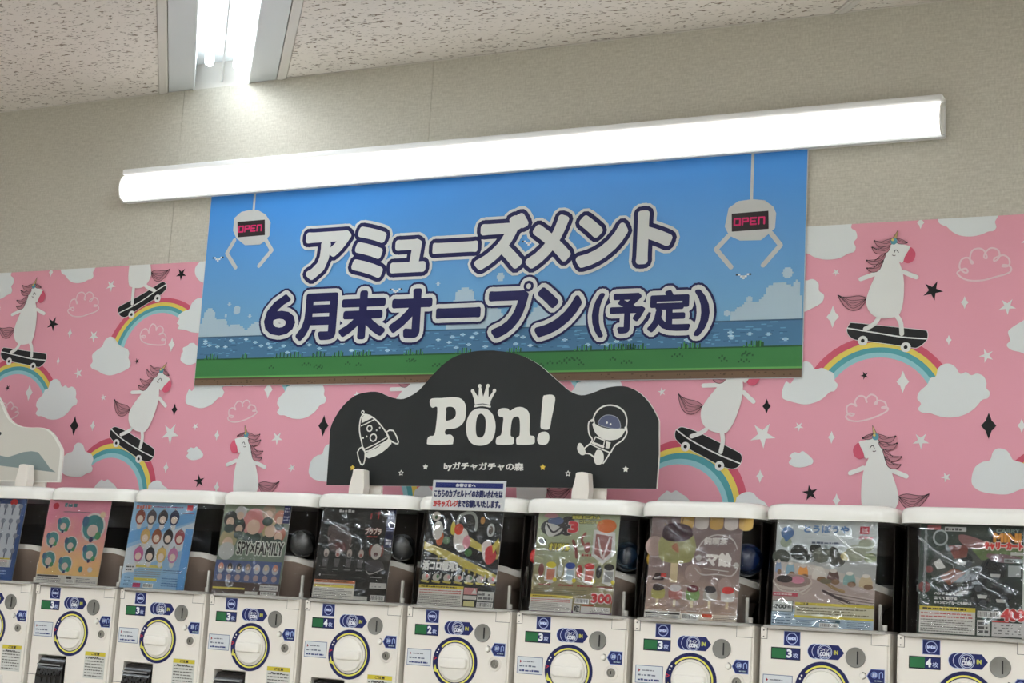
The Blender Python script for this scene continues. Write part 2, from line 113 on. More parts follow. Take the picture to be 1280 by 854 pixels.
def prism(bm, pts, y0, y1, mi=0, mi_side=None):     # outline in xz, extruded along y
    n = len(pts); a = [bm.verts.new((x, y0, z)) for x, z in pts]; b = [bm.verts.new((x, y1, z)) for x, z in pts]
    tris = tessellate_polygon([[Vector((x, z, 0)) for x, z in pts]])
    for t in tris:
        for vs in (a, b):
            try: f = bm.faces.new([vs[i] for i in t]); f.material_index = mi
            except ValueError: pass
    for i in range(n):
        f = bm.faces.new((a[i], a[(i+1) % n], b[(i+1) % n], b[i])); f.material_index = mi if mi_side is None else mi_side
def lathe(bm, prof, seg=40, cx=0, cz=0, y0=0, sx=1, mi=0):   # profile (r, y) about the y axis
    rings = []
    for r, y in prof:
        if r <= 1e-6: rings.append([bm.verts.new((cx, y0+y, cz))])
        else: rings.append([bm.verts.new((cx+sx*r*math.cos(2*PI*i/seg), y0+y, cz+r*math.sin(2*PI*i/seg))) for i in range(seg)])
    for A_, B_ in zip(rings, rings[1:]):
        for i in range(seg):
            j = (i+1) % seg
            vs = [A_[i % len(A_)], A_[j % len(A_)], B_[j % len(B_)], B_[i % len(B_)]]
            u = []
            for v in vs:
                if v not in u: u.append(v)
            if len(u) > 2: f = bm.faces.new(u); f.material_index = mi
def rrect(x0, y0, x1, y1, r, seg=6):
    out = []
    for cx, cy, a in ((x1-r, y1-r, 0), (x0+r, y1-r, 90), (x0+r, y0+r, 180), (x1-r, y0+r, 270)):
        for i in range(seg+1):
            t = math.radians(a + 90*i/seg); out.append((cx+r*math.cos(t), cy+r*math.sin(t)))
    return out
def loft(bm, loops, cap0=False, cap1=False, mi=0):     # loops of equal length of 3d points
    vs = [[bm.verts.new(p) for p in lp] for lp in loops]; n = len(vs[0])
    for a, b in zip(vs, vs[1:]):
        for i in range(n):
            f = bm.faces.new((a[i], a[(i+1) % n], b[(i+1) % n], b[i])); f.material_index = mi
    if cap0: bm.faces.new(vs[0]).material_index = mi
    if cap1: bm.faces.new(vs[-1]).material_index = mi
def smooth_loop(pts, k=4, closed=True):
    n = len(pts); out = []
    rng = range(n) if closed else range(n-1)
    for i in rng:
        if closed: p = [pts[(i+j) % n] for j in (-1, 0, 1, 2)]
        else: p = [pts[max(0, min(n-1, i+j))] for j in (-1, 0, 1, 2)]
        for s in range(k):
            t = s/k
            out.append(tuple(.5*((2*p[1][c]) + (-p[0][c]+p[2][c])*t + (2*p[0][c]-5*p[1][c]+4*p[2][c]-p[3][c])*t*t + (-p[0][c]+3*p[1][c]-3*p[2][c]+p[3][c])*t**3) for c in (0, 1)))
    if not closed: out.append(tuple(pts[-1]))
    return out
# lettering: outlines of Blender's own built-in font, turned into flat triangles
_TX = {}
def text2d(s):
    if s in _TX: return _TX[s]
    c = bpy.data.curves.new('t', 'FONT'); c.body = s; c.size = 1; c.resolution_u = 3
    o = bpy.data.objects.new('t', c); COL.objects.link(o)
    me = bpy.data.meshes.new_from_object(o.evaluated_get(bpy.context.evaluated_depsgraph_get()))
    V = [(v.co.x, v.co.y) for v in me.vertices]; me.calc_loop_triangles()
    T = [tuple(t.vertices) for t in me.loop_triangles]
    cnt = {}
    for t in T:
        for a, b in ((t[0], t[1]), (t[1], t[2]), (t[2], t[0])): cnt[(min(a, b), max(a, b))] = cnt.get((min(a, b), max(a, b)), 0)+1
    E = [e for e, k in cnt.items() if k == 1]
    bpy.data.objects.remove(o); bpy.data.meshes.remove(me); bpy.data.curves.remove(c)
    _TX[s] = (V, T, E); return _TX[s]
class Art:
    """flat print: coloured shapes on thin layers in the local xz plane, facing -y"""
    def __init__(s, eps=.00025): s.V = []; s.F = []; s.M = []; s.mats = []; s.eps = max(eps, .0002); s.n = 0
    def _mi(s, col):
        m = ink(col) if isinstance(col, tuple) else col
        if m not in s.mats: s.mats.append(m)
        return s.mats.index(m)
    def tris(s, V, T, col, lay, piece=None):
        # every piece gets its own hair's breadth of depth, so that no two faces are coplanar
        b = len(s.V); mi = s._mi(col); s.n += 1; st_ = 3e-6; span = int(s.eps*.9/st_)
        pc = s.slots(V, piece) if piece else None; base_ = (s.n*21) % max(span-20, 1)
        s.V += [(x, -lay*s.eps-st_*(base_+(pc[i] if pc else 0)), z) for i, (x, z) in enumerate(V)]
        for t in T:
            (x0, z0), (x1, z1), (x2, z2) = V[t[0]], V[t[1]], V[t[2]]
            a = (x1-x0)*(z2-z0)-(x2-x0)*(z1-z0)
            if abs(a) < 1e-12: continue
            s.F.append((b+t[0], b+t[1], b+t[2]) if a > 0 else (b+t[0], b+t[2], b+t[1])); s.M.append(mi)
    def slots(s, V, piece):
        bb = {}
        for (x, z), k in zip(V, piece):
            q = bb.get(k); bb[k] = (x, z, x, z) if q is None else (min(q[0], x), min(q[1], z), max(q[2], x), max(q[3], z))
        used = []; out = {}
        for k, q in bb.items():
            busy = {u for (r, u) in used if r[0] < q[2] and q[0] < r[2] and r[1] < q[3] and q[1] < r[3]}
            v = 1
            while v in busy: v += 1
            out[k] = v; used.append((q, v))
        return [out[k] for k in piece]
    def poly(s, pts, col, lay=1, hole=None):
        loops = [[Vector((x, z, 0)) for x, z in pts]]; V = list(pts)
        if hole: loops.append([Vector((x, z, 0)) for x, z in hole]); V += list(hole)
        s.tris(V, tessellate_polygon(loops), col, lay)
    def blob(s, pts, col, lay=1, k=4): s.poly(smooth_loop(pts, k), col, lay)
    def rect(s, x0, z0, x1, z1, col, lay=1): s.tris([(x0, z0), (x1, z0), (x1, z1), (x0, z1)], [(0, 1, 2), (0, 2, 3)], col, lay)
    def ell(s, x, z, rx, rz, col, lay=1, n=20, a0=0, a1=360):
        V = [(x, z)]+[(x+rx*math.cos(math.radians(a0+(a1-a0)*i/n)), z+rz*math.sin(math.radians(a0+(a1-a0)*i/n))) for i in range(n+1)]
        s.tris(V, [(0, i, i+1) for i in range(1, n+1)], col, lay)
    def ring(s, x, z, r0, r1, col, lay=1, n=40, a0=0, a1=360, x2=None, z2=None):   # r0 outer, r1 inner (own centre x2, z2)
        x2 = x if x2 is None else x2; z2 = z if z2 is None else z2; V = []; T = []
        for i in range(n+1):
            t = math.radians(a0+(a1-a0)*i/n); V += [(x+r0*math.cos(t), z+r0*math.sin(t)), (x2+r1*math.cos(t), z2+r1*math.sin(t))]
        for i in range(n): T += [(2*i, 2*i+1, 2*i+3), (2*i, 2*i+3, 2*i+2)]
        s.tris(V, T, col, lay)
    def stroke(s, pts, w, col, lay=1, closed=False, smooth=0):
        if smooth: pts = smooth_loop(pts, smooth, closed)
        n = len(pts); w2 = w/2; V = []; T = []; K = []; kk = 0
        for i in range(n if closed else n-1):
            (x0, z0), (x1, z1) = pts[i], pts[(i+1) % n]; d = math.hypot(x1-x0, z1-z0)
            if d < 1e-9: continue
            nx, nz = -(z1-z0)/d*w2, (x1-x0)/d*w2; b = len(V)
            V += [(x0+nx, z0+nz), (x0-nx, z0-nz), (x1-nx, z1-nz), (x1+nx, z1+nz)]; T += [(b, b+1, b+2), (b, b+2, b+3)]; kk += 1; K += [kk]*4
        for (x, z) in pts:
            kk += 1; K += [kk]*11; b = len(V); V.append((x, z)); V += [(x+w2*math.cos(i*PI/5), z+w2*math.sin(i*PI/5)) for i in range(10)]
            T += [(b, b+1+i, b+1+(i+1) % 10) for i in range(10)]
        s.tris(V, T, col, lay, K)
    def text(s, t, x0, z0, x1, z1, col, bold=0.0, lay=5, keep=False):
        V, T, E = text2d(t)
        if not V: return
        a0 = min(v[0] for v in V); a1 = max(v[0] for v in V); b0 = min(v[1] for v in V); b1 = max(v[1] for v in V)
        kx = (x1-x0)/max(a1-a0, 1e-6); kz = (z1-z0)/max(b1-b0, 1e-6)
        if keep: kx = kz = min(kx, kz)
        P_ = [(x0+(x-a0)*kx, z0+(z-b0)*kz) for x, z in V]
        s.tris(P_, T, col, lay)
        if bold > 0:
            V2 = []; T2 = []; seen = set(); K = []; kk = 0
            for a, b in E:
                (xa, za), (xb, zb) = P_[a], P_[b]; d = math.hypot(xb-xa, zb-za)
                if d > 1e-9:
                    nx, nz = -(zb-za)/d*bold, (xb-xa)/d*bold; q = len(V2)
                    V2 += [(xa+nx, za+nz), (xa-nx, za-nz), (xb-nx, zb-nz), (xb+nx, zb+nz)]; T2 += [(q, q+1, q+2), (q, q+2, q+3)]; kk += 1; K += [kk]*4
                for i in (a, b):
                    if i in seen: continue
                    seen.add(i); q = len(V2); x, z = P_[i]; V2.append((x, z)); kk += 1; K += [kk]*11
                    V2 += [(x+bold*math.cos(j*PI/5), z+bold*math.sin(j*PI/5)) for j in range(10)]
                    T2 += [(q, q+1+j, q+1+(j+1) % 10) for j in range(10)]
            if V2: s.tris(V2, T2, col, lay, K)
    def fine(s, x0, z0, x1, z1, rows, col, lay=4, seed=1, fill=.5):     # rows of unreadably small print
        r = random.Random(seed); h = (z1-z0)/rows
        for k in range(rows):
            x = x0; z = z0+h*k+h*(1-fill)/2; end = x1-(x1-x0)*(.35*r.random() if r.random() < .3 else .02)
            while x < end:
                w = h*r.uniform(.4, 1.6); s.rect(x, z, min(x+w, end), z+h*fill*r.uniform(.7, 1), col, lay); x += w+h*r.uniform(.12, .35)
    def barcode(s, x0, z0, x1, z1, lay=4, seed=3):
        r = random.Random(seed); s.rect(x0, z0, x1, z1, (232, 232, 228), lay); x = x0+(x1-x0)*.06
        while x < x1-(x1-x0)*.08:
            w = (x1-x0)*r.choice((.012, .02, .03)); s.rect(x, z0+(z1-z0)*.18, x+w, z1-(z1-z0)*.1, (40, 40, 44), lay+1); x += w+(x1-x0)*r.choice((.015, .025, .035))
    def star(s, x, z, r, col, lay=1, n=5, rot=90, inner=.4):
        V = [(x, z)]
        for i in range(2*n):
            t = math.radians(rot+180*i/n); q = r if i % 2 == 0 else r*inner; V.append((x+q*math.cos(t), z+q*math.sin(t)))
        s.tris(V, [(0, 1+i, 1+(i+1) % (2*n)) for i in range(2*n)], col, lay)
    def diamond(s, x, z, h, col, lay=1):
        pts = []; w = h*.28
        for i in range(4):
            for j in range(4):
                t = PI/2*(i+j/4); k = 1-.45*math.sin((t % (PI/2))*2)
                pts.append((x+w*k*math.cos(t), z+h/2*k*math.sin(t)))
        s.poly(pts, col, lay)
    def mesh(s, name, clip=()):
        me = bpy.data.meshes.new(name); me.from_pydata(s.V, [], s.F)
        for m in s.mats: me.materials.append(m)
        me.polygons.foreach_set('material_index', s.M); me.update()
        if clip:
            bm = bmesh.new(); bm.from_mesh(me)
            for co, no in clip:
                bmesh.ops.bisect_plane(bm, geom=bm.verts[:]+bm.edges[:]+bm.faces[:], plane_co=co, plane_no=no, clear_outer=True)
            bm.to_mesh(me); bm.free()
        return me
# ---------------------------------------------------------------- surface materials
def wallpaper_mat():
    m = mat('woven_wallpaper', (186, 180, 163), .75, .25); b = m.node_tree.nodes['Principled BSDF']
    tc = N(m, 'ShaderNodeTexCoord'); mp = N(m, 'ShaderNodeMapping'); mp.inputs['Scale'].default_value = (26, 26, 300); L(m, tc.outputs['Object'], mp.inputs[0])
    n1 = N(m, 'ShaderNodeTexNoise', Scale=1.0, Detail=3.0); L(m, mp.outputs[0], n1.inputs['Vector'])
    mp2 = N(m, 'ShaderNodeMapping'); mp2.inputs['Scale'].default_value = (200, 200, 90); L(m, tc.outputs['Object'], mp2.inputs[0])
    n2 = N(m, 'ShaderNodeTexNoise', Scale=1.0, Detail=2.0); L(m, mp2.outputs[0], n2.inputs['Vector'])
    ad = N(m, 'ShaderNodeMath', operation='ADD'); L(m, n1.outputs[0], ad.inputs[0]); L(m, n2.outputs[0], ad.inputs[1])
    cr = N(m, 'ShaderNodeValToRGB'); cr.color_ramp.elements[0].position = .35; cr.color_ramp.elements[1].position = .68
    mu = N(m, 'ShaderNodeMath', operation='MULTIPLY'); mu.inputs[1].default_value = .5; L(m, ad.outputs[0], mu.inputs[0]); L(m, mu.outputs[0], cr.inputs[0])
    cr.color_ramp.elements[0].color = (*lin((186, 181, 167)), 1); cr.color_ramp.elements[1].color = (*lin((211, 207, 194)), 1)
    L(m, cr.outputs[0], b.inputs['Base Color'])
    bp = N(m, 'ShaderNodeBump', Strength=.35, Distance=.0008); L(m, mu.outputs[0], bp.inputs['Height']); L(m, bp.outputs[0], b.inputs['Normal']); return m
def ceiling_mat():
    m = mat('fissured_ceiling_board', (230, 224, 214), .9, .1); b = m.node_tree.nodes['Principled BSDF']
    tc = N(m, 'ShaderNodeTexCoord'); mp = N(m, 'ShaderNodeMapping'); mp.inputs['Scale'].default_value = (55, 130, 1); mp.inputs['Rotation'].default_value = (0, 0, math.radians(-25)); L(m, tc.outputs['Object'], mp.inputs[0])
    n1 = N(m, 'ShaderNodeTexNoise', Scale=1.0, Detail=1.5, Roughness=.6, Distortion=.5); L(m, mp.outputs[0], n1.inputs['Vector'])
    cr = N(m, 'ShaderNodeValToRGB'); e = cr.color_ramp.elements; e[0].position = .60; e[1].position = .66
    e[0].color = (1, 1, 1, 1); e[1].color = (0, 0, 0, 1); L(m, n1.outputs[0], cr.inputs[0])
    mx = N(m, 'ShaderNodeMix', data_type='RGBA'); mx.inputs[6].default_value = (*lin((150, 138, 124)), 1); mx.inputs[7].default_value = (*lin((232, 226, 217)), 1)
    L(m, cr.outputs[0], mx.inputs[0]); L(m, mx.outputs[2], b.inputs['Base Color'])
    bp = N(m, 'ShaderNodeBump', Strength=.8, Distance=.002); L(m, cr.outputs[0], bp.inputs['Height']); L(m, bp.outputs[0], b.inputs['Normal']); return m
def film_mat(name, tint, rough, bump=0.0, scale=14, ior=1.5, spec=1.0):
    m = bpy.data.materials.new(name); m.use_nodes = True; nt = m.node_tree; nt.nodes.clear()
    o = N(m, 'ShaderNodeOutputMaterial'); t = N(m, 'ShaderNodeBsdfTransparent'); g = N(m, 'ShaderNodeBsdfGlossy'); g.inputs['Roughness'].default_value = rough
    t.inputs[0].default_value = (*tint, 1); g.inputs[0].default_value = (spec, spec, spec, 1); f = N(m, 'ShaderNodeFresnel', IOR=ior); mx = N(m, 'ShaderNodeMixShader')
    L(m, f.outputs[0], mx.inputs[0]); L(m, t.outputs[0], mx.inputs[1]); L(m, g.outputs[0], mx.inputs[2]); L(m, mx.outputs[0], o.inputs[0])
    if bump:
        tc = N(m, 'ShaderNodeTexCoord'); mp = N(m, 'ShaderNodeMapping'); mp.inputs['Rotation'].default_value = (0, math.radians(38), 0); mp.inputs['Scale'].default_value = (scale*.5, scale, scale*1.3)
        oi = N(m, 'ShaderNodeObjectInfo'); va = N(m, 'ShaderNodeVectorMath', operation='ADD'); L(m, tc.outputs['Object'], va.inputs[0]); L(m, oi.outputs['Random'], va.inputs[1]); L(m, va.outputs[0], mp.inputs[0])
        n = N(m, 'ShaderNodeTexNoise', Scale=1.0, Detail=1.0, Distortion=1.6); L(m, mp.outputs[0], n.inputs['Vector'])
        cr = N(m, 'ShaderNodeValToRGB'); e = cr.color_ramp.elements; cr.color_ramp.interpolation = 'EASE'; e[0].position = .455; e[0].color = (0, 0, 0, 1); e[1].position = .5; e[1].color = (1, 1, 1, 1); q = e.new(.545); q.color = (0, 0, 0, 1)
        L(m, n.outputs[0], cr.inputs[0])                                 # sharp creases along wandering lines
        n2 = N(m, 'ShaderNodeTexNoise', Scale=17.0, Detail=0.0, Distortion=.4); L(m, va.outputs[0], n2.inputs['Vector'])     # slack waves between the creases
        ma = N(m, 'ShaderNodeMath', operation='MULTIPLY_ADD'); ma.inputs[1].default_value = 1.6; L(m, n2.outputs[0], ma.inputs[0]); L(m, cr.outputs[0], ma.inputs[2])
        bp = N(m, 'ShaderNodeBump', Strength=1.0, Distance=bump); L(m, ma.outputs[0], bp.inputs['Height']); L(m, bp.outputs[0], g.inputs['Normal']); L(m, bp.outputs[0], f.inputs['Normal'])
    return m
M_WALL = wallpaper_mat(); M_CEIL = ceiling_mat()
M_TBAR = mat('painted_ceiling_bar', (214, 210, 202), .4); M_STEEL = mat('white_painted_steel', (205, 210, 212), .35)
M_BODY = mat('cream_white_plastic', (236, 229, 219), .42, .4); M_LID = mat('glossy_white_lid_plastic', (238, 236, 229), .12, .7)
M_KNOB = mat('white_dial_plastic', (240, 235, 226), .3, .5); M_BLACK = mat('glossy_black_plastic', (18, 18, 20), .15, .6)
M_DARK = mat('dark_interior_plastic', (68, 60, 55), .6, .3); M_HOP = mat('smoked_brown_hopper_plastic', (176, 156, 142), .35, .4)
M_RIM = mat('white_hopper_plastic', (232, 228, 220), .4); M_GREY = mat('grey_coin_plate', (128, 126, 120), .4, .5, .3)
M_SLOT = mat('black_slot', (14, 14, 14), .6); M_SILV = mat('dull_silver_lock', (150, 146, 138), .3, .5, .6)
M_WHITE = mat('white_board_edge', (228, 226, 218), .45); M_SEAM = mat('grey_seam', (120, 114, 104), .6)
M_COVER = film_mat('clear_smoked_cover', (.985, .98, .975), .01, ior=1.17)
M_EDGE = mat('clear_cover_lip', (168, 164, 158), .12, .7)
M_FILM = film_mat('crinkled_clear_wrap', (.995, .995, .995), 0.0, bump=.0009, scale=22, ior=1.5)
# ---------------------------------------------------------------- room shell
ZC = 1.587; FLOOR = -1.5; X0, X1, YF = -8.0, 4.5, -8.5
def slab(name, a, b, m, parent=None):
    bm = bmesh.new(); box(bm, *a, *b); return from_bm(name, bm, m, parent)
M_FLOOR = mat('shop_floor_tile', (205, 200, 190), .35); M_PLAIN = mat('plain_shop_wall', (215, 210, 200), .8)
wall = struct(slab('wall_back', (X0, .02, FLOOR), (X1, .12, ZC+.14), M_PLAIN))
seams = [X0, -7.79, -6.87, -5.95, -5.03, -4.11, -3.19, -2.27, -.43, .49, 1.41, 2.33, 3.25, X1]
for a, b in zip(seams, seams[1:]):
    bm = bmesh.new(); box(bm, a+.0006, 0, FLOOR, b-.0006, .02, ZC-.004); from_bm('wallpaper_strip', bm, M_WALL, wall)
bm = bmesh.new(); box(bm, X0, .001, ZC-.004, X1, .02, ZC+.14); from_bm('wall_head', bm, M_TBAR, wall)
struct(slab('wall_left', (X0-.1, YF, FLOOR), (X0, .12, ZC+.14), M_PLAIN)); struct(slab('wall_right', (X1, YF, FLOOR), (X1+.1, .12, ZC+.14), M_PLAIN))
struct(slab('wall_front', (X0, YF-.1, FLOOR), (X1, YF, ZC+.14), M_PLAIN))
struct(slab('floor', (X0, YF, FLOOR-.1), (X1, .12, FLOOR), M_FLOOR))
# ceiling: its grid runs askew to the wall
GD = Vector((.62, -.784)); GN = Vector((.784, .62)); GA = math.atan2(GN.y, GN.x)      # bar direction, across
def grid_obj(name, bm, m, parent=None):
    """bm drawn in (s across, -t along, z); turned into the room and trimmed at the walls"""
    bm.transform(Matrix.Rotation(GA, 4, 'Z'))
    for co, no in (((0, -.0005, 0), (0, 1, 0)), ((X0, 0, 0), (-1, 0, 0)), ((X1, 0, 0), (1, 0, 0)), ((0, YF, 0), (0, -1, 0))):
        r = bmesh.ops.bisect_plane(bm, geom=bm.verts[:]+bm.edges[:]+bm.faces[:], plane_co=co, plane_no=no, clear_outer=True)
        ed = [g for g in r['geom_cut'] if isinstance(g, bmesh.types.BMEdge)]
        if ed: bmesh.ops.holes_fill(bm, edges=ed)
    if not bm.verts: bm.free(); return None
    return from_bm(name, bm, m, parent)
ceiling = struct(slab('ceiling', (X0, YF, ZC+.14), (X1, .12, ZC+.2), M_PLAIN))
def grid_xy(s, t): return GN*s + GD*t
def tiles(s0, s1, off, gap=None, step=1.9):              # gap: (left, right, from t) leaves room for an added fill light
    t = off-step*5
    while t < 14:
        for a, b in ([(s0, gap[0]), (gap[1], s1)] if gap and t > gap[2]-.01 else [(s0, s1)]):
            bm = bmesh.new(); box(bm, a+.0015, -(t+step)+.0015, ZC, b-.0015, -t-.0015, ZC+.015); grid_obj('ceiling_tile', bm, M_CEIL, ceiling)
        t += step
def bar(s0, s1, parent=None):
    bm = bmesh.new(); box(bm, s0, -14, ZC-.004, s1, 12, ZC+.02, .0015); box(bm, s0+.008, -14, ZC-.0055, s1-.008, 12, ZC-.003); return grid_obj('ceiling_bar', bm, M_TBAR, ceiling)
M_TUBE = emit('fluorescent_tube', TUBE_COLOR, TUBE_STRENGTH); M_FILL_TUBE = emit('added_fill_tube', TUBE_COLOR, FILL_TUBE_STRENGTH); M_REFL = mat('white_reflector', (235, 240, 242), .25, .5)
TROFF = []
def troffer(c, setback=0.0):                                        # c: centre across; housing 0.33 wide with two tubes in a trough
    ya = 12 if not setback else -(c*GN.y/.784+setback)
    root = empty('recessed_tube_light', (0, 0, 0)); T0 = c*GN.y/.784      # where the line meets the wall
    bm = bmesh.new()
    for a, b in ((-.165, -.088), (.088, .165)): box(bm, c+a, -14, ZC-.002, c+b, ya, ZC+.01, .001)
    grid_obj('flange', bm, M_STEEL, root)
    bm = bmesh.new()
    for a, b in ((-.088, -.083), (.083, .088)): box(bm, c+a, -14, ZC-.006, c+b, ya, ZC+.08)
    box(bm, c-.003, -14, ZC+.012, c+.003, ya, ZC+.08); box(bm, c-.088, -14, ZC+.08, c+.088, ya, ZC+.085)
    grid_obj('reflector', bm, M_REFL, root)
    for s in (-1, 1):
        for j in range(14):
            p = GN*(c+s*.043)+GD*(.11+.6+1.2*j+T0+setback)
            if not (X0+.5 < p.x < X1-.5 and YF+.5 < p.y < -.2): continue
            bm = bmesh.new(); r = bmesh.ops.create_cone(bm, cap_ends=True, segments=12, radius1=.014, radius2=.014, depth=1.17)
            bmesh.ops.rotate(bm, cent=(0, 0, 0), matrix=Matrix.Rotation(PI/2, 3, 'X'), verts=r['verts'])
            bmesh.ops.translate(bm, vec=(c+s*.043, -(.11+.6+1.2*j+T0+setback), ZC+.03), verts=r['verts']); grid_obj('tube', bm, M_FILL_TUBE if setback else M_TUBE, root)
    return root
S0 = -2.3885
bands = []
pitch = 2.55
for k in range(-3, 3):
    c = S0+k*pitch
    r = troffer(c)
    nm = ['third one left of the picture', 'second one left of the picture', 'just left of the picture', 'running into the wall at upper left', 'just right of the picture', 'second one right of the picture'][k+3]
    thing(r, 'recessed fluorescent tube light in the ceiling, ' + nm, 'ceiling light')
    bar(c-.195, c-.167); bar(c+.167, c+.195)
    m_ = c+.195+1.356; bar(m_, m_+.027)
    off = -.2 if k == 0 else .3; c2 = c+.873; t0_ = c2*GN.y/.784; ts = off+1.9*math.ceil((t0_+2.6-off)/1.9)
    tiles(c+.195, m_, off, (c2-.165, c2+.165, ts) if -3 < k < 2 else None)
    tiles(m_+.027, c+pitch-.195, -1.15 if k == -1 else -.2)
    r2 = troffer(c2, ts-t0_) if -3 < k < 2 else None  # extra out-of-view fitting, added to brighten the room
    if r2: thing(r2, 'unseen fill light added behind the camera, ' + {-2: 'far left', -1: 'left', 0: 'middle', 1: 'right'}[k] + ' of the set-back row', 'ceiling light')
# ---------------------------------------------------------------- wall batten light
bt = thing(empty('batten_light', (-2.075, 0, 1.27)), 'long glowing white batten light on the wall above the blue banner', 'wall light')
bm = bmesh.new(); box(bm, -1.30, -.046, .033, 1.30, -.0005, .054, .006); box(bm, -1.30, -.022, -.052, 1.30, -.0005, .036, .003); from_bm('housing', bm, mat('bright_white_steel', (240, 241, 240), .3), bt)
bm = bmesh.new(); prof = [(-.022, -.048)]+[(-.022-.034*math.cos(math.radians(a))**.6, -.008+.040*math.sin(math.radians(a))) for a in range(-80, 81, 10)]+[(-.022, .032)]
loft(bm, [[(x, y, z) for y, z in prof] for x in (-1.294, 1.294)], True, True); from_bm('diffuser', bm, emit('batten_diffuser', BATTEN_COLOR, BATTEN_STRENGTH), bt, smooth=True)
bm = bmesh.new(); box(bm, -1.302, -.030, -.054, 1.302, -.0205, -.047, .001); from_bm('rim', bm, M_STEEL, bt)
prof2 = [(y-.0015 if y < -.03 else y, z*1.04) for y, z in prof]
for x in (-1, 1):
    bm = bmesh.new(); loft(bm, [[(x*a, y, z) for y, z in prof2] for a in (1.294, 1.2985)], True, True); from_bm('end_cap', bm, mat('milky_end_cap', (246, 246, 242), .35), bt)
# ---------------------------------------------------------------- pink mural
PINK = (228, 160, 175); CLOUD = (224, 229, 228); WHT = (227, 229, 225); BLK = (20, 21, 22); MTOP = 1.013; PER = .9455
MX0, MX1 = -5.6, .75
bm = bmesh.new(); box(bm, MX0, -.003, FLOOR+.3, MX1, -.0002, MTOP); mural = from_bm('mural', bm, ink(PINK))
thing(mural, 'pink wall mural printed with skateboarding unicorns, rainbows, clouds and stars', 'mural')
art = Art(.0003)
ROSE, YEL, TEAL, LBL = (201, 88, 108), (226, 205, 96), (84, 158, 165), (150, 200, 206)
MANE, LINE = (190, 130, 140), (48, 40, 44)
def shift(p, dx, dz=0): return [(x+dx, z+dz) for x, z in p]
def unicorn(f, legs, bpoly, bline, wheels):
    """f maps points of the upright unicorn onto the wall; legs and board are given on the wall"""
    g = lambda q: [f(p) for p in q]
    U = UNI_A
    art.poly(smooth_loop(bpoly, 4), (30, 31, 32), 6); art.stroke(bpoly, .0028, WHT, 5, True, 3); art.stroke(bline, .0035, WHT, 7, smooth=3)
    for w in wheels: art.ell(w[0], w[1], .0125, .0125, WHT, 8); art.ell(w[0], w[1], .0048, .0048, BLK, 9)
    for q in legs: art.stroke(q, .0115, WHT, 10, smooth=4)
    art.blob(g(U['tail']), MANE, 8)
    t = g(U['tail']); art.stroke(t, .0015, LINE, 9, True, 3)
    for j in (.25, .45, .65, .82):
        a, b = t[0], t[4]; top = t[2]; bot = t[7]; mid = (top[0]+(bot[0]-top[0])*j, top[1]+(bot[1]-top[1])*j)
        art.stroke([a, ((a[0]+mid[0])/2+(bot[0]-top[0])*j*.15, (a[1]+mid[1])/2+(bot[1]-top[1])*j*.15), mid, ((b[0]+mid[0])/2, (b[1]+mid[1])/2), b], .0011, LINE, 10, smooth=4)
    for q in U['mane']+[U['fore']]:
        q = g(q); art.blob(q, MANE, 12); art.stroke(q, .0013, LINE, 13, True, 3)
        a, b = q[0], q[3 if len(q) > 6 else 2]
        for w in (.3, .6):
            c = (q[-2][0]*w+q[1][0]*(1-w), q[-2][1]*w+q[1][1]*(1-w)); art.stroke([a, c, b], .001, LINE, 14, smooth=4)
        art.ell(b[0], b[1], .0026, .0022, LINE, 14, 8)
    for q in U['arms']: art.stroke(g(q), .0115, WHT, 11)
    art.blob(g(U['body']), WHT, 11); art.blob(g(U['muzzle']), (205, 88, 112), 13)
    art.poly(g(U['horn']), (205, 178, 120), 13); h = g(U['horn']); art.stroke([h[0], h[1], h[2]], .0012, (110, 90, 80), 14)
    fl = f(U['flower'][0]); art.ell(fl[0], fl[1], .0085, .0085, (90, 150, 165), 15, 10); art.ell(fl[0]-.003, fl[1]+.004, .0035, .0035, (220, 200, 110), 16, 8)
    art.stroke(g(U['eye']), .002, (60, 60, 62), 14, smooth=3); art.stroke(g(U['mouth']), .0018, (90, 70, 74), 14, smooth=3)
def similarity(a0, a1, b0, b1, flip=False):
    a0, a1, b0, b1 = (complex(*p) for p in (a0, a1, b0, b1))
    if flip:
        a0, a1 = a0.conjugate(), a1.conjugate()
    k = (b1-b0)/(a1-a0)
    def f(p):
        z = complex(*p); z = z.conjugate() if flip else z; w = b0+k*(z-a0); return (w.real, w.imag)
    return f
T_A, CR_A, FL_A = UNI_A['fitc']
fB = similarity(T_A, FL_A, UNI_B['fitt'], UNI_B['fith']); dB = 2*PER
fC = similarity(T_A, FL_A, UNI_D['fitC'][0], UNI_D['fitC'][1], True)
VX = UNI_D['fit'][0][0]-UNI_D['fitC'][0][0]; VZ = UNI_D['fit'][0][1]-UNI_D['fitC'][0][1]-.015
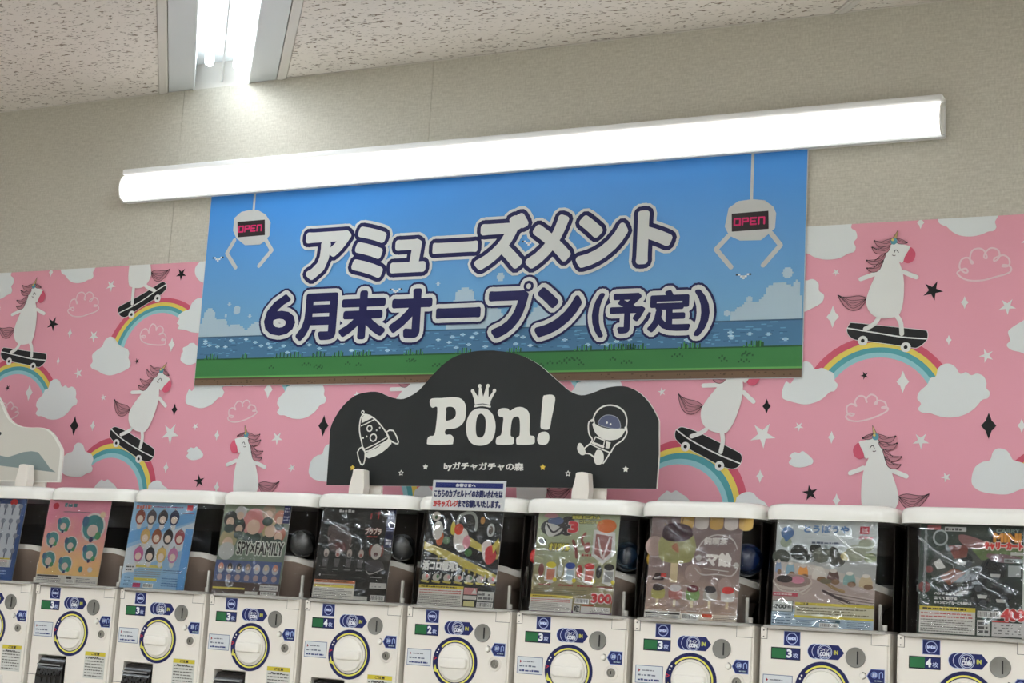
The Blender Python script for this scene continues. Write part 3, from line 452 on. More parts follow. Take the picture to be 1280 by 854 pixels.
for k in range(-9, 9):
    d = k*PER
    def near(x): return MX0-.3 < x < MX1+.3
    if near(-.9+d): unicorn(lambda p: shift([p], d)[0], [shift(q, d) for q in UNI_A['legs']], shift(UNI_A['bpoly'], d), shift(UNI_A['bline'], d), shift(UNI_A['wheels'], d))
    if near(-1.4+d): unicorn(lambda p: shift([fB(p)], d+dB)[0], [shift(q, d) for q in UNI_B['legs']], shift(UNI_B['bpoly'], d), shift(UNI_B['bline'], d), shift(UNI_B['wheels'], d))
    for (ex, ez) in ((0, 0), (VX, VZ)):
        if near(-.95+ex+d):
            s_ = (d+ex-VX, ez-VZ)
            unicorn(lambda p: shift([fC(p)], d+ex, ez)[0], [shift(q, *s_) for q in UNI_D['legs']], shift(UNI_D['bpoly'], *s_), shift(UNI_D['bline'], *s_), shift(UNI_D['wheels'], *s_))
    for (o, i, a0, a1) in (((-.934, .522, .201), (-.932, .527, .14), 18, 162), ((-1.432, .288, .172), (-1.448, .269, .126), -5, 148), ((-3.193, .683, .219), (-3.196, .714, .14), 38, 182)):
        if near(o[0]+d):
            fr = (0, .3, .54, .78, 1)
            for j, c in enumerate((ROSE, YEL, TEAL, LBL)):
                u, v = fr[j], fr[j+1]; lp = lambda t: [o[n]+(i[n]-o[n])*t for n in range(3)]
                A0, A1 = lp(u), lp(v); art.ring(A0[0]+d, A0[1], A0[2], A1[2], c, 1, 36, a0, a1, A1[0]+d, A1[1])
    for n, q in enumerate(CLOUDS):
        if n in (5, 11, 13) or not near(q[0][0]+d): continue
        art.poly(smooth_loop(shift(q, d), 4), CLOUD, 3)
    for q in (DOODLE1, DOODLE2, DOODLE3):
        if near(q[0][0]+d): art.stroke(shift(q, d), .0042, (232, 205, 208), 3, True, 3)
    for kind, x, z, h in MARKS:
        if not near(x+d): continue
        c = WHT if kind.endswith('w') else BLK
        if kind.startswith('star'): art.star(x+d, z, h/2, c, 3, rot=100+37*(x*10 % 1), inner=.36)
        else: art.diamond(x+d, z, h*1.15, c, 3)
mobj('print', art.mesh('print', clip=(((0, 0, MTOP), (0, 0, 1)), ((MX0, 0, 0), (-1, 0, 0)), ((MX1, 0, 0), (1, 0, 0)), ((0, 0, .1), (0, 0, -1)))), mural, (0, -.0032, 0))
# ---------------------------------------------------------------- banner
BX0, BX1, BZ0, BZ1 = -3.038, -1.124, .617, 1.218
def sky_mat():
    m = mat('banner_sky_print', (90, 150, 200), .35, .4); b = m.node_tree.nodes['Principled BSDF']
    tc = N(m, 'ShaderNodeTexCoord'); sp = N(m, 'ShaderNodeSeparateXYZ'); L(m, tc.outputs['Object'], sp.inputs[0])
    cr = N(m, 'ShaderNodeValToRGB'); mr = N(m, 'ShaderNodeMapRange'); mr.inputs[1].default_value = BZ0+.15; mr.inputs[2].default_value = BZ1
    L(m, sp.outputs[2], mr.inputs[0]); L(m, mr.outputs[0], cr.inputs[0])
    cr.color_ramp.elements[0].color = (*lin((110, 162, 196)), 1); cr.color_ramp.elements[1].color = (*lin((58, 140, 222)), 1); L(m, cr.outputs[0], b.inputs['Base Color']); return m
M_SKY = sky_mat()
bm = bmesh.new(); box(bm, BX0, -.009, BZ0, BX1, -.0075, BZ1); ban = from_bm('banner', bm, ink((205, 208, 208)))
thing(ban, 'blue pixel-art banner announcing the arcade opening, hung under the batten light', 'banner')
a = Art(.0003)
a.rect(BX0+.002, BZ0+.002, BX1-.002, BZ1, M_SKY, 1)
rnd = random.Random(5)
SEA, SEA2, GRS, GRS2, SOIL = (72, 116, 150), (98, 152, 190), (58, 122, 66), (36, 84, 48), (112, 88, 68)
zs, zg, zr = .771, .702, .642
a.rect(BX0+.002, zg, BX1-.002, zs, SEA, 3); a.rect(BX0+.002, zs-.004, BX1-.002, zs, (60, 92, 118), 4)
for _ in range(330):
    x = rnd.uniform(BX0+.01, BX1-.05); z = zg+.006+rnd.random()*(zs-zg-.014); w = rnd.choice((.008, .014, .022))
    a.rect(x, z, x+w, z+.0028, rnd.choice((SEA2, SEA2, (60, 100, 135))), 4)
for _ in range(60):
    x = rnd.uniform(BX0+.02, BX1-.05); z = zg+.008+rnd.random()*(zs-zg-.02); a.rect(x, z, x+.016, z+.003, (190, 215, 225), 5); a.rect(x+.004, z-.003, x+.012, z+.006, (150, 190, 212), 5)
a.rect(BX0+.002, zr, BX1-.002, zg, GRS, 3); a.rect(BX0+.002, zg-.004, BX1-.002, zg, GRS2, 4); a.rect(BX0+.002, zr, BX1-.002, zr+.005, (96, 160, 84), 4)
a.rect(BX0+.002, BZ0+.002, BX1-.002, zr, SOIL, 3); a.rect(BX0+.002, zr-.005, BX1-.002, zr, (92, 72, 56), 4)
for _ in range(90):
    x = rnd.uniform(BX0+.01, BX1-.02); z = rnd.uniform(BZ0+.004, zr-.008); a.rect(x, z, x+rnd.choice((.003, .006)), z+.003, (88, 66, 50), 4)
px = .0042
def tuft(x, z, n, c1=GRS2, c2=(66, 140, 74)):
    for j in range(n):
        h = int((1-abs(j-n/2)/(n/2+.5))*3)+1+(j % 2)
        a.rect(x+j*px*1.6, z, x+j*px*1.6+px, z+h*px, c1 if j % 2 else c2, 5)
for _ in range(26): tuft(rnd.uniform(BX0+.02, BX1-.06), zg-.002, rnd.choice((4, 5, 8)))
for _ in range(24):
    x = rnd.uniform(BX0+.03, BX1-.06); z = rnd.uniform(zr+.016, zg-.022)
    for j in range(rnd.choice((3, 5))): a.rect(x+j*px*1.7, z+(j % 2)*px*1.2, x+j*px*1.7+px*1.1, z+(j % 2)*px*1.2+px*1.2, GRS2, 5)
def pixcloud(cx, w, h, seed):                          # stepped cloud sitting on the horizon
    r = random.Random(seed); n = int(w/.006); 
    for j in range(n):
        t = (j+.5)/n; q = max(0, 1-(2*t-1)**2)**.5; hh = h*(.35+.65*q)*(1 if .2 < t < .8 else .8); hh = round(hh/.006)*.006
        a.rect(cx-w/2+j*.006, zs, cx-w/2+(j+1)*.006, zs+hh, (172, 194, 206), 2)
def puff(cx, cz, r):
    for j in range(-3, 4):
        w = r*(1-(j/3.6)**2)**.5; w = round(w/.004)*.004; a.rect(cx-w, cz+j*r/3.5, cx+w, cz+(j+1)*r/3.5, (172, 194, 206), 2)
for q in ((-3.0, .07, .09, 1), (-2.96, .09, .055, 5), (-2.9, .1, .035, 2), (-2.82, .08, .04, 3), (-2.11, .11, .12, 4), (-2.02, .1, .06, 6), (-1.86, .1, .06, 7), (-1.8, .12, .04, 8), (-1.72, .1, .03, 12), (-1.19, .12, .095, 9), (-1.24, .16, .05, 10), (-1.145, .03, .10, 11)): pixcloud(*q)
for q in ((-2.90, .85, .013), (-2.93, .87, .006), (-2.85, .83, .006), (-2.94, .835, .005), (-2.20, .905, .006), (-2.06, .935, .008), (-2.0, .915, .012), (-1.17, .89, .014), (-1.33, .79, .008), (-1.27, .825, .008), (-1.30, .80, .005), (-1.14, .86, .005)): puff(*q)
for x, z in BANY['birds']:
    for dx, dz, c in ((-3, 1, (60, 66, 72)), (-2, 1, WHT), (-1, 0, WHT), (0, -1, WHT), (1, 0, WHT), (2, 1, WHT), (3, 1, (60, 66, 72)), (0, 0, (190, 195, 195))): a.rect(x+dx*.006-.003, z+dz*.005-.002, x+dx*.006+.003, z+dz*.005+.003, c, 3)
CLW, SCR, MAG = (196, 197, 194), (62, 54, 56), (206, 44, 104)
for c in (CLAW1, CLAW2):
    top = c['rod'][0]; a.stroke([(c['rod'][1][0], BZ1), c['rod'][1]], .008, CLW, 3)
    for q in c['arms']: a.stroke(q, .013, CLW, 3)
    a.poly(c['head'], CLW, 4); a.poly(smooth_loop(c['scr'], 1), (45, 38, 40), 5)
    s_ = c['scr']; x0 = s_[0][0]+.006; x1 = s_[1][0]-.006; z0 = (s_[3][1]+s_[2][1])/2+.016; z1 = (s_[0][1]+s_[1][1])/2-.016; w = (x1-x0)/4
    segs_ = {'O': [(0, 0, 0, 1), (0, 1, 1, 1), (1, 1, 1, 0), (1, 0, 0, 0)], 'P': [(0, 0, 0, 1), (0, 1, 1, 1), (1, 1, 1, .5), (1, .5, 0, .5)], 'E': [(1, 1, 0, 1), (0, 1, 0, 0), (0, 0, 1, 0), (0, .5, .8, .5)], 'N': [(0, 0, 0, 1), (0, 1, 1, 1), (1, 1, 1, 0)]}
    for j, ch in enumerate('OPEN'):
        for (u0, v0, u1, v1) in segs_[ch]: a.stroke([(x0+w*(j+.12+.68*u0), z0+(z1-z0)*v0), (x0+w*(j+.12+.68*u1), z0+(z1-z0)*v1)], .0048, MAG, 6)
NAVY, LW = (24, 24, 76), (208, 210, 206)
for ch, x0, z0, x1, z1, row in LETTERS:
    i_ = .0095 if row == 1 else .0075
    if ch == '6': i_ = .0045
    if ch in '予定()': i_ = .005
    if ch == 'ー': i_ = .006
    bb = (x0+i_, z0+i_, x1-i_, z1-i_)
    if row == 1:
        a.text(ch, *bb, LW, i_+.021, 7); a.text(ch, *bb, NAVY, i_+.0125, 8); a.text(ch, *bb, LW, i_, 9)
    else:
        a.text(ch, *bb, NAVY, i_+.019, 10); a.text(ch, *bb, LW, i_+.0125, 11); a.text(ch, *bb, NAVY, i_, 12)
(rx_, rz_), = RINGC
a.ell(rx_, rz_, .033, .033, NAVY, 10, 28); a.ell(rx_, rz_, .0265, .0265, LW, 11, 28); a.ring(rx_, rz_, .0155, .0075, NAVY, 12, 28)
mobj('print', a.mesh('print'), ban, (0, -.0092, 0))
# ---------------------------------------------------------------- capsule machines
MX, KZ, MY, PIT = -1.8328, -.1353, -.45, .30
NV, NV2 = (26, 34, 94), (22, 26, 80)
def machine_meshes():
    D = {}
    def part(name, bm, m, smooth=False):
        o = from_bm(name, bm, m, None, smooth=smooth); D[name] = (o.data); bpy.data.objects.remove(o)
    # body: front panel with a recess for the capsule door
    bm = bmesh.new(); W_, D_, zt, zb = .1425, .385, .128, -.34; ox0, ox1, oz0, oz1 = -.107, -.008, -.205, -.062
    f_ = [(-W_, zb), (ox0, zb), (ox1, zb), (W_, zb)]
    xs = (-W_, ox0, ox1, W_); zs_ = (zb, oz0, oz1, zt); g = [[bm.verts.new((x, 0, z)) for x in xs] for z in zs_]
    for i in range(3):
        for j in range(3):
            if (i, j) != (1, 1): bm.faces.new((g[i][j], g[i][j+1], g[i+1][j+1], g[i+1][j]))
    rc = [bm.verts.new((x, .035, z)) for x, z in ((ox0, oz0), (ox1, oz0), (ox1, oz1), (ox0, oz1))]; fr = [g[1][1], g[1][2], g[2][2], g[2][1]]
    for i in range(4): bm.faces.new((fr[i], fr[(i+1) % 4], rc[(i+1) % 4], rc[i]))
    bm.faces.new(rc)
    bk = {(i, j): bm.verts.new((xs[j], D_, zs_[i])) for i in (0, 3) for j in (0, 3)}
    bm.faces.new((g[0][0], g[1][0], g[2][0], g[3][0], bk[3, 0], bk[0, 0])); bm.faces.new((g[0][3], g[1][3], g[2][3], g[3][3], bk[3, 3], bk[0, 3]))
    bm.faces.new([g[3][j] for j in range(4)]+[bk[3, 3], bk[3, 0]]); bm.faces.new([g[0][j] for j in range(4)]+[bk[0, 3], bk[0, 0]]); bm.faces.new((bk[0, 0], bk[0, 3], bk[3, 3], bk[3, 0]))
    es = [e for e in bm.edges if all(abs(v.co.y) < 1e-6 for v in e.verts) and len(e.link_faces) == 2 and abs(e.link_faces[0].normal.y-e.link_faces[1].normal.y) > -1 and (all(abs(abs(v.co.x)-W_) < 1e-6 for v in e.verts) or all(abs(v.co.z-zt) < 1e-6 for v in e.verts))]
    bmesh.ops.recalc_face_normals(bm, faces=bm.faces); bmesh.ops.bevel(bm, geom=es, offset=.005, segments=3, affect='EDGES')
    part('body', bm, M_BODY, True)
    # panel seams and small corner plates
    bm = bmesh.new()
    box(bm, -.1405, -.0012, .103, -.127, .001, .127, .0005)
    part('corner_plate', bm, M_BODY)
    bm = bmesh.new(); box(bm, .104, -.0012, .103, .1405, .001, .127, .0005); part('corner_plate_right', bm, M_BODY)
    bm = bmesh.new(); lathe(bm, [(0, -.0022), (.0016, -.002), (.0016, .001)], 8, -.134, .114); part('rivet', bm, mat('dark_seam', (92, 86, 78), .7))
    bm = bmesh.new()
    for x0, x1, z0, z1 in ((-.1268, -.1258, .103, .127), (.103, .104, .103, .127), (.103, .141, .102, .103), (-.141, -.126, .102, .103), (-.1415, -.108, -.118, -.1168)): box(bm, x0, -.0004, z0, x1, .001, z1)
    part('seam', bm, mat('dark_seam', (92, 86, 78), .7))
    # hopper and dark liner under the clear cover
    bm = bmesh.new(); yb = .375
    box(bm, -.134, yb-.006, .131, .134, yb, .362); box(bm, -.1365, .06, .131, -.1335, yb, .362); box(bm, .1335, .06, .131, .1365, yb, .362); box(bm, -.134, .16, .30, .134, .162, .362); box(bm, -.136, .004, .1285, .136, yb, .131)
    part('liner', bm, M_DARK)
    bm = bmesh.new(); loft(bm, [[(x, y, z) for x, y in rrect(-w, .165-h, w, .165+h, w*.93, 9)] for w, h, z in ((.070, .08, .132), (.085, .10, .18), (.131, .14, .226), (.128, .137, .226), (.08, .10, .18))]); [setattr(v.co, 'z', v.co.z-.4*max(0, v.co.x-.085)*(v.co.z > .2)) for v in bm.verts]; part('hopper', bm, M_HOP, True)
    bm = bmesh.new()
    A0 = rrect(-.132, .024, .132, .306, .124, 10); B0 = rrect(-.124, .032, .124, .298, .117, 10); loft(bm, [[(x, y, .224) for x, y in A0], [(x, y, .238) for x, y in A0], [(x, y, .238) for x, y in B0], [(x, y, .224) for x, y in B0]]); [setattr(v.co, 'z', v.co.z-.4*max(0, v.co.x-.085)) for v in bm.verts]; part('hopper_rim', bm, M_RIM)
    bm = bmesh.new(); lathe(bm, [(0, 0), (.006, 0), (.006, .012)], 12); bmesh.ops.rotate(bm, cent=(0, 0, 0), matrix=Matrix.Rotation(-PI/2, 3, 'X'), verts=bm.verts[:]); bmesh.ops.translate(bm, vec=(.124, .03, .146), verts=bm.verts[:])
    box(bm, .106, .05, .131, .112, .056, .19); part('peg', bm, M_RIM)
    # clear cover, leaning back towards its top
    bm = bmesh.new(); lo = []
    for z, yf, w in ((.1305, -.010, .1405), (.2, -.003, .1405), (.30, .012, .1395), (.366, .022, .139)): lo.append([(x, y, z) for x, y in rrect(-w, yf, w, .38, .034, 8)])
    loft(bm, lo); part('clear_cover', bm, M_COVER, True)
    bm = bmesh.new(); A0 = rrect(-.1425, -.013, .1425, .38, .036, 8); B0 = rrect(-.1385, -.008, .1385, .376, .032, 8)
    loft(bm, [[(x, y, .126) for x, y in A0], [(x, y, .1315) for x, y in A0], [(x, y, .1335) for x, y in B0], [(x, y, .126) for x, y in B0]]); part('cover_lip', bm, M_EDGE, True)
    bm = bmesh.new(); lo = []
    for z, o_, in ((.3655, .003), (.3655, 0), (.385, -.0005), (.394, .002), (.399, .007), (.4015, .016), (.4025, .03)): lo.append([(x, y, z) for x, y in rrect(-.1465+o_, .004+o_, .1465-o_, .386-o_*.5, .046-o_*.3, 8)])
    loft(bm, lo, True, True); part('lid', bm, M_LID, True)
    # dial
    bm = bmesh.new(); lathe(bm, [(.0445, 0), (.0445, -.0022), (.0437, -.0028), (.0430, -.0022), (.0418, -.0010), (.0412, -.0050), (.0400, -.0066), (.034, -.0078), (0, -.0082)], 48)
    part('dial', bm, M_KNOB, True)
    bm = bmesh.new(); lo = []
    for y, hx, hz in ((-.0065, .0385, .0135), (-.0120, .0375, .0115), (-.0148, .036, .0105), (-.0155, .0335, .009)): lo.append([(x, y, z-.001) for x, z in rrect(-hx, -hz, hx, hz, .0075, 4)])
    loft(bm, lo, False, True); part('grip', bm, M_KNOB, True)
    # coin plate with slot
    bm = bmesh.new(); lathe(bm, [(.0215, 0), (.0215, -.002), (.0205, -.003), (.019, -.0025), (0, -.0025)], 32, .0702, .0742); part('coin_plate', bm, M_GREY, True)
    bm = bmesh.new(); box(bm, .0735, -.0035, .0605, .0765, -.002, .0875); part('coin_slot', bm, M_SLOT)
    # return lever and lock
    bm = bmesh.new(); lathe(bm, [(0, -.006), (.005, -.0055), (.0062, -.003), (.0062, 0)], 16, .0865, .0375); part('return_button', bm, M_KNOB, True)
    a_ = Art(.0002); a_.ring(.0865, .0375, .0078, .006, (95, 88, 80), 2, 16, -100, 100); D['button_shadow_ring'] = a_.mesh('button_painted_shadow')  # shade beside the button, painted as a flat dark half ring
    bm = bmesh.new(); lathe(bm, [(.0175, 0), (.0172, -.0014), (.0160, -.0018), (.0150, -.0008), (.0110, -.0002), (.0100, -.0002)], 28, .107, .004); part('lock_collar', bm, M_BODY, True)
    bm = bmesh.new(); lathe(bm, [(.0105, -.0001), (.0103, -.0028), (.0092, -.0036), (.0075, -.0034), (.0068, -.0016), (.0060, -.0016), (.0056, -.0030), (0, -.0032)], 28, .107, .004); part('lock', bm, M_SILV, True)
    bm = bmesh.new(); box(bm, .1060, -.0040, .0005, .1080, -.0028, .0075); part('keyhole', bm, M_SLOT)
    # black capsule door with raised lettering, ribbed front
    bm = bmesh.new(); pr = [(.030, -.202), (-.004, -.20), (-.012, -.17), (-.012, -.12), (-.006, -.088), (.006, -.07), (.030, -.066)]
    loft(bm, [[(x, y, z) for y, z in pr] for x in (-.101, -.012)], True, True); part('capsule_door', bm, M_BLACK, True)
    a_ = Art(.0003); M_EMB = mat('raised_black_plastic', (40, 40, 42), .3, .5)
    a_.rect(-.098, -.0895, -.016, -.086, mat('clear_door_edge', (150, 150, 150), .1, .8), 1); a_.text('GASHAPON', -.096, -.115, -.018, -.099, M_EMB, .0012, 1); a_.text('BALL', -.096, -.146, -.018, -.124, M_EMB, .003, 1); D['raised_lettering'] = a_.mesh('raised_lettering')
    # stickers (flat prints)
    s_ = Art(.00012)
    s_.ell(0, 0, .0625, .0625, (225, 222, 214), 1, 56); s_.ell(0, 0, .061, .061, NV2, 2, 56); s_.ring(0, 0, .0530, .0490, (226, 220, 100), 3, 60, -158, 138); s_.ell(0, 0, .0468, .0468, (222, 218, 208), 3, 56)
    s_.poly([(-.0535, -.006), (-.0460, -.026), (-.0565, -.023)], (222, 216, 96), 4)
    s_.poly([(-.0585, .012), (-.0495, .008), (-.0585, .002)], (200, 50, 60), 4); s_.poly([(-.0572, .0098), (-.0525, .0078), (-.0572, .005)], NV2, 5)
    s_.ell(-.050, .0215, .0022, .0022, (228, 226, 220), 4, 10); s_.ell(-.0465, .0285, .0022, .0022, (228, 226, 220), 4, 10)
    D['dial_ring'] = s_.mesh('dial_ring')
    s_ = Art(.00012); s_.rect(-.0885, .0905, -.0515, .1215, (150, 160, 200), 1); s_.rect(-.0875, .0915, -.0525, .1205, NV, 2); s_.ell(-.07, .106, .0125, .0125, (170, 182, 222), 3, 28); s_.ell(-.07, .106, .0108, .0108, NV, 4, 28); s_.rect(-.0790, .1022, -.061, .1100, NV, 5); s_.text('BANDAI', -.0785, .1035, -.0615, .109, (196, 206, 235), .0005, 6); D['maker_sticker'] = s_.mesh('maker_sticker')
    s_ = Art(.00012); s_.rect(-.0695-.064, -.0135, -.0665, .0265, (110, 122, 150), 1); s_.rect(-.1320, -.012, -.068, .025, (214, 217, 219), 2)
    s_.poly([(-.126, .019), (-.126, .011), (-.121, .015)], (150, 40, 50), 3); s_.fine(-.118, .0125, -.088, .0185, 1, (120, 122, 130), 3, 2); s_.fine(-.127, .001, -.073, .009, 1, (110, 115, 130), 3, 3); s_.fine(-.127, -.009, -.073, -.002, 1, (60, 70, 120), 3, 4, .6); D['instruction_label'] = s_.mesh('instruction_label')
    s_ = Art(.00012); z_ = .082; s_.poly([(-.020, z_-.0155), (.033, z_-.0155), (.0455, z_), (.033, z_+.0155), (-.020, z_+.0155)], NV, 1)
    for j, x in enumerate((-.019, -.009, .003)): s_.ell(x, z_, .0165, .0165, (196, 204, 228), 2+2*j, 28); s_.ell(x, z_, .0152, .0152, NV, 3+2*j, 28)
    s_.ring(.003, z_, .0138, .0124, (196, 204, 228), 8, 28); s_.text('コイン', -.006, z_+.0015, .012, z_+.0075, (226, 228, 232), .0003, 9); s_.text('COIN', -.0065, z_-.0085, .0125, z_-.0005, (226, 228, 232), .0007, 9); s_.text('IN', .0235, z_-.004, .032, z_+.004, (190, 190, 90), .0006, 9); D['coin_sticker'] = s_.mesh('coin_sticker')
    s_ = Art(.00012); s_.poly([(.0945, .0375), (.1035, .053), (.1335, .053), (.1335, .0225), (.1035, .0225)], (150, 165, 205), 1); s_.poly([(.0962, .0375), (.1042, .0517), (.1322, .0517), (.1322, .0238), (.1042, .0238)], NV, 2)
    s_.ring(.111, .0405, .007, .0058, (130, 150, 205), 3, 20); s_.stroke([(.122, .034), (.122, .044), (.1255, .047), (.129, .044), (.129, .036)], .002, (150, 170, 215), 3); s_.text('返却', .107, .0365, .116, .0445, (190, 200, 225), .0003, 4); s_.fine(.112, .0265, .129, .031, 1, (170, 190, 190), 3, 9, .7); D['return_sticker'] = s_.mesh('return_sticker')
    s_ = Art(.00012); s_.rect(.0575, -.115, .1290, -.0440, (206, 205, 198), 1); s_.rect(.0580, -.0550, .1285, -.0445, (206, 188, 60), 2); s_.text('ご注意', .080, -.0530, .108, -.0465, (60, 55, 40), .0003, 3)
    s_.fine(.061, -.112, .126, -.058, 7, (105, 103, 98), 2, 12, .42); s_.fine(.071, -.0625, .117, -.0565, 1, (60, 60, 60), 3, 13, .6); D['caution_label'] = s_.mesh('caution_label')
    bm = bmesh.new(); box(bm, .036, -.003, -.16, .070, .001, -.128, .002); part('return_tray', bm, M_RIM)
    bm = bmesh.new(); box(bm, .052, -.0035, -.158, .0535, -.002, -.130); part('tray_slot', bm, M_SLOT)
    return D
MD = machine_meshes()
PX = {}
def display_mesh(n):
    s_ = Art(.0003); s_.rect(-.1165, .0600, -.0505, .0860, (20, 24, 30), 1); s_.rect(-.1145, .0625, -.083, .0838, (38, 104, 62), 2); s_.rect(-.083, .0612, -.0517, .0848, (30, 38, 92), 2)
    s_.text(n, -.080, .0655, -.0705, .0815, (232, 234, 236), .0012, 3); s_.text('枚', -.067, .0650, -.0555, .0755, (180, 190, 220), .0003, 3); return s_.mesh('price_display')
DISP = {n: display_mesh(n) for n in '234'}
MACH = [  # number of coins shown, label
 (1, '3', 'capsule toy machine at the far left, cut off by the picture edge'),
 (2, '3', 'capsule toy machine holding the pink and yellow card with teal charms'),
 (3, '3', 'capsule toy machine holding the sky-blue card with rows of small mascots'),
 (4, '3', 'capsule toy machine holding the card lettered SPY×FAMILY'),
 (5, '4', 'capsule toy machine holding the black card of hanging dolls'),
 (6, '2', 'capsule toy machine showing 2 coins, with a small white notice on its lid'),
 (7, '3', 'capsule toy machine holding the olive card of bottles priced 300'),
 (8, '3', 'capsule toy machine holding the mauve card with a big ice lolly'),
 (9, '3', 'capsule toy machine holding the pale grey card of little pots and a basket'),
 (10, '4', 'capsule toy machine at the far right with the dark green card priced 400')]
PARTS = [('body', 'body', 0), ('liner', 'inner_liner', 0), ('hopper', 'hopper', 0), ('hopper_rim', 'hopper_rim', 'hopper'), ('peg', 'hopper_peg', 0),
         ('lid', 'lid', 0), ('clear_cover', 'clear_cover', 0), ('cover_lip', 'cover_lip', 'clear_cover'), ('dial_ring', 'dial_ring_sticker', 0), ('dial', 'dial', 0), ('grip', 'dial_grip', 'dial'), ('coin_plate', 'coin_plate', 0), ('coin_slot', 'coin_slot', 'coin_plate'),
         ('return_button', 'return_button', 0), ('button_shadow_ring', 'button_painted_shadow', 'return_button'), ('lock', 'lock', 0), ('lock_collar', 'lock_collar', 'lock'), ('keyhole', 'keyhole', 'lock'), ('capsule_door', 'capsule_door', 0), ('raised_lettering', 'raised_lettering', 'capsule_door'),
         ('maker_sticker', 'round_logo_sticker', 0), ('instruction_label', 'instruction_label', 0), ('coin_sticker', 'coin_in_sticker', 0), ('return_sticker', 'return_arrow_sticker', 0), ('caution_label', 'caution_label', 0), ('return_tray', 'return_tray', 0), ('tray_slot', 'tray_slot', 'return_tray'), ('corner_plate', 'corner_plate', 0), ('corner_plate_right', 'corner_plate', 0), ('seam', 'panel_seam', 0)]
OFFY = {'dial_ring': -.0004, 'maker_sticker': -.0003, 'instruction_label': -.0003, 'coin_sticker': -.0003, 'return_sticker': -.0003, 'caution_label': -.0003, 'raised_lettering': -.0125, 'button_shadow_ring': -.0003}
LAB = {'caution_label': 'white caution label with a yellow heading', 'instruction_label': 'small white label with a blue border', 'dial_ring': 'navy ring sticker with a yellow arrow', 'capsule_door': 'black curved capsule door', 'coin_plate': 'round grey coin plate'}
for n, coins, lab in MACH:
    root = thing(empty('capsule_machine', (MX+PIT*(n-6), MY, KZ-.34)), 'white ' + lab, 'vending machine', 'row of white capsule toy machines')
    made = {}
    for key, nm, par in PARTS:
        o = mobj(nm, MD[key], made[par] if par else root, (0, OFFY.get(key, 0), 0 if par else .34)); made[key] = o
        if key in LAB: o['label'] = LAB[key]
        if key == 'seam': o['kind'] = 'stuff'
        if key == 'corner_plate':
            for dz in (-.007, .007): mobj('rivet', MD['rivet'], o, (0, 0, dz))
    o = mobj('coin_display', DISP[coins], root, (0, -.0003, .34)); o['label'] = 'green and navy display reading %s coins' % coins
# stand below the machines (just under the picture)
st = thing(empty('machine_stand', (-1.98, -.26, FLOOR)), 'low white stand carrying the row of capsule machines', 'stand')
bm = bmesh.new(); box(bm, -1.52, -.19, .98, 1.52, .19, KZ-.34-FLOOR, .004); from_bm('shelf', bm, M_BODY, st)
for x in (-1.48, -.5, .5, 1.48):
    bm = bmesh.new(); box(bm, x-.02, -.17, 0, x+.02, .17, .98, .003); from_bm('leg', bm, M_BODY, st)
bm = bmesh.new(); box(bm, -1.5, .16, .1, 1.5, .17, .98); from_bm('back_panel', bm, M_BODY, st)
# ---------------------------------------------------------------- display cards behind the covers
PW_, PH_ = .236, .244
class Card(Art):
    """unit coordinates: u 0..1 from the left, v 0..1 from the top"""
    def xz(s, u, v): return (u*PW_, (1-v)*PH_)
    def R(s, u0, v0, u1, v1, c, lay=2): x0, z1 = s.xz(u0, v0); x1, z0 = s.xz(u1, v1); s.rect(x0, z0, x1, z1, c, lay)
    def Q(s, pts, c, lay=2, k=0): q = [s.xz(*p) for p in pts]; s.poly(smooth_loop(q, k) if k else q, c, lay)
    def E(s, u, v, ru, rv, c, lay=3): x, z = s.xz(u, v); s.ell(x, z, ru*PW_, rv*PH_, c, lay, 18)
    def T(s, t, u0, v0, u1, v1, c, b=0., lay=6, out=None, ob=0.): 
        x0, z1 = s.xz(u0, v0); x1, z0 = s.xz(u1, v1)
        if out: s.text(t, x0, z0, x1, z1, out, ob, lay)
        s.text(t, x0, z0, x1, z1, c, b, lay+1)
    def FP(s, u0, v0, u1, v1, rows, c, seed=1, fill=.5, lay=4): x0, z1 = s.xz(u0, v0); x1, z0 = s.xz(u1, v1); s.fine(x0, z0, x1, z1, rows, c, lay, seed, fill)
    def BC(s, u0, v0, u1, v1, seed=3, lay=4): x0, z1 = s.xz(u0, v0); x1, z0 = s.xz(u1, v1); s.barcode(x0, z0, x1, z1, lay, seed)
    def S(s, pts, w, c, lay=4, k=3, closed=False): s.stroke([s.xz(*p) for p in pts], w*PW_, c, lay, closed, k)
    def notice(s, u0, v0, u1, v1, seed=1, hdr=(214, 196, 70)):
        s.R(u0, v0, u1, v1, (214, 212, 206), 3); h = (v1-v0)*.16; s.R(u0, v0, u1, v0+h, hdr, 4); s.FP(u0+.03, v0+.004, u1-.08, v0+h-.004, 1, (70, 62, 30), seed, .6, 5)
        s.FP(u0+.015, v0+h+.008, u1-.015, v0+h+(v1-v0)*.28, 2, (190, 100, 100), seed+1, .45); s.FP(u0+.015, v0+h+(v1-v0)*.3, u1-.015, v1-.008, 6, (120, 118, 114), seed+2, .5)
    def chibi(s, u, v, sc, hair, body=(222, 205, 190), lay=4):     # plain little charm: coloured hood, pale oval, small body
        s.E(u, v+.055*sc, .022*sc, .03*sc, (210, 208, 204), lay); s.E(u, v, .045*sc, .052*sc, hair, lay+1); s.E(u, v+.014*sc, .028*sc, .026*sc, body, lay+2); s.E(u, v-.052*sc, .01*sc, .012*sc, (150, 150, 150), lay)
def base(c):
    a = Card(.0001); a.R(0, 0, 1, 1, c, 1); return a
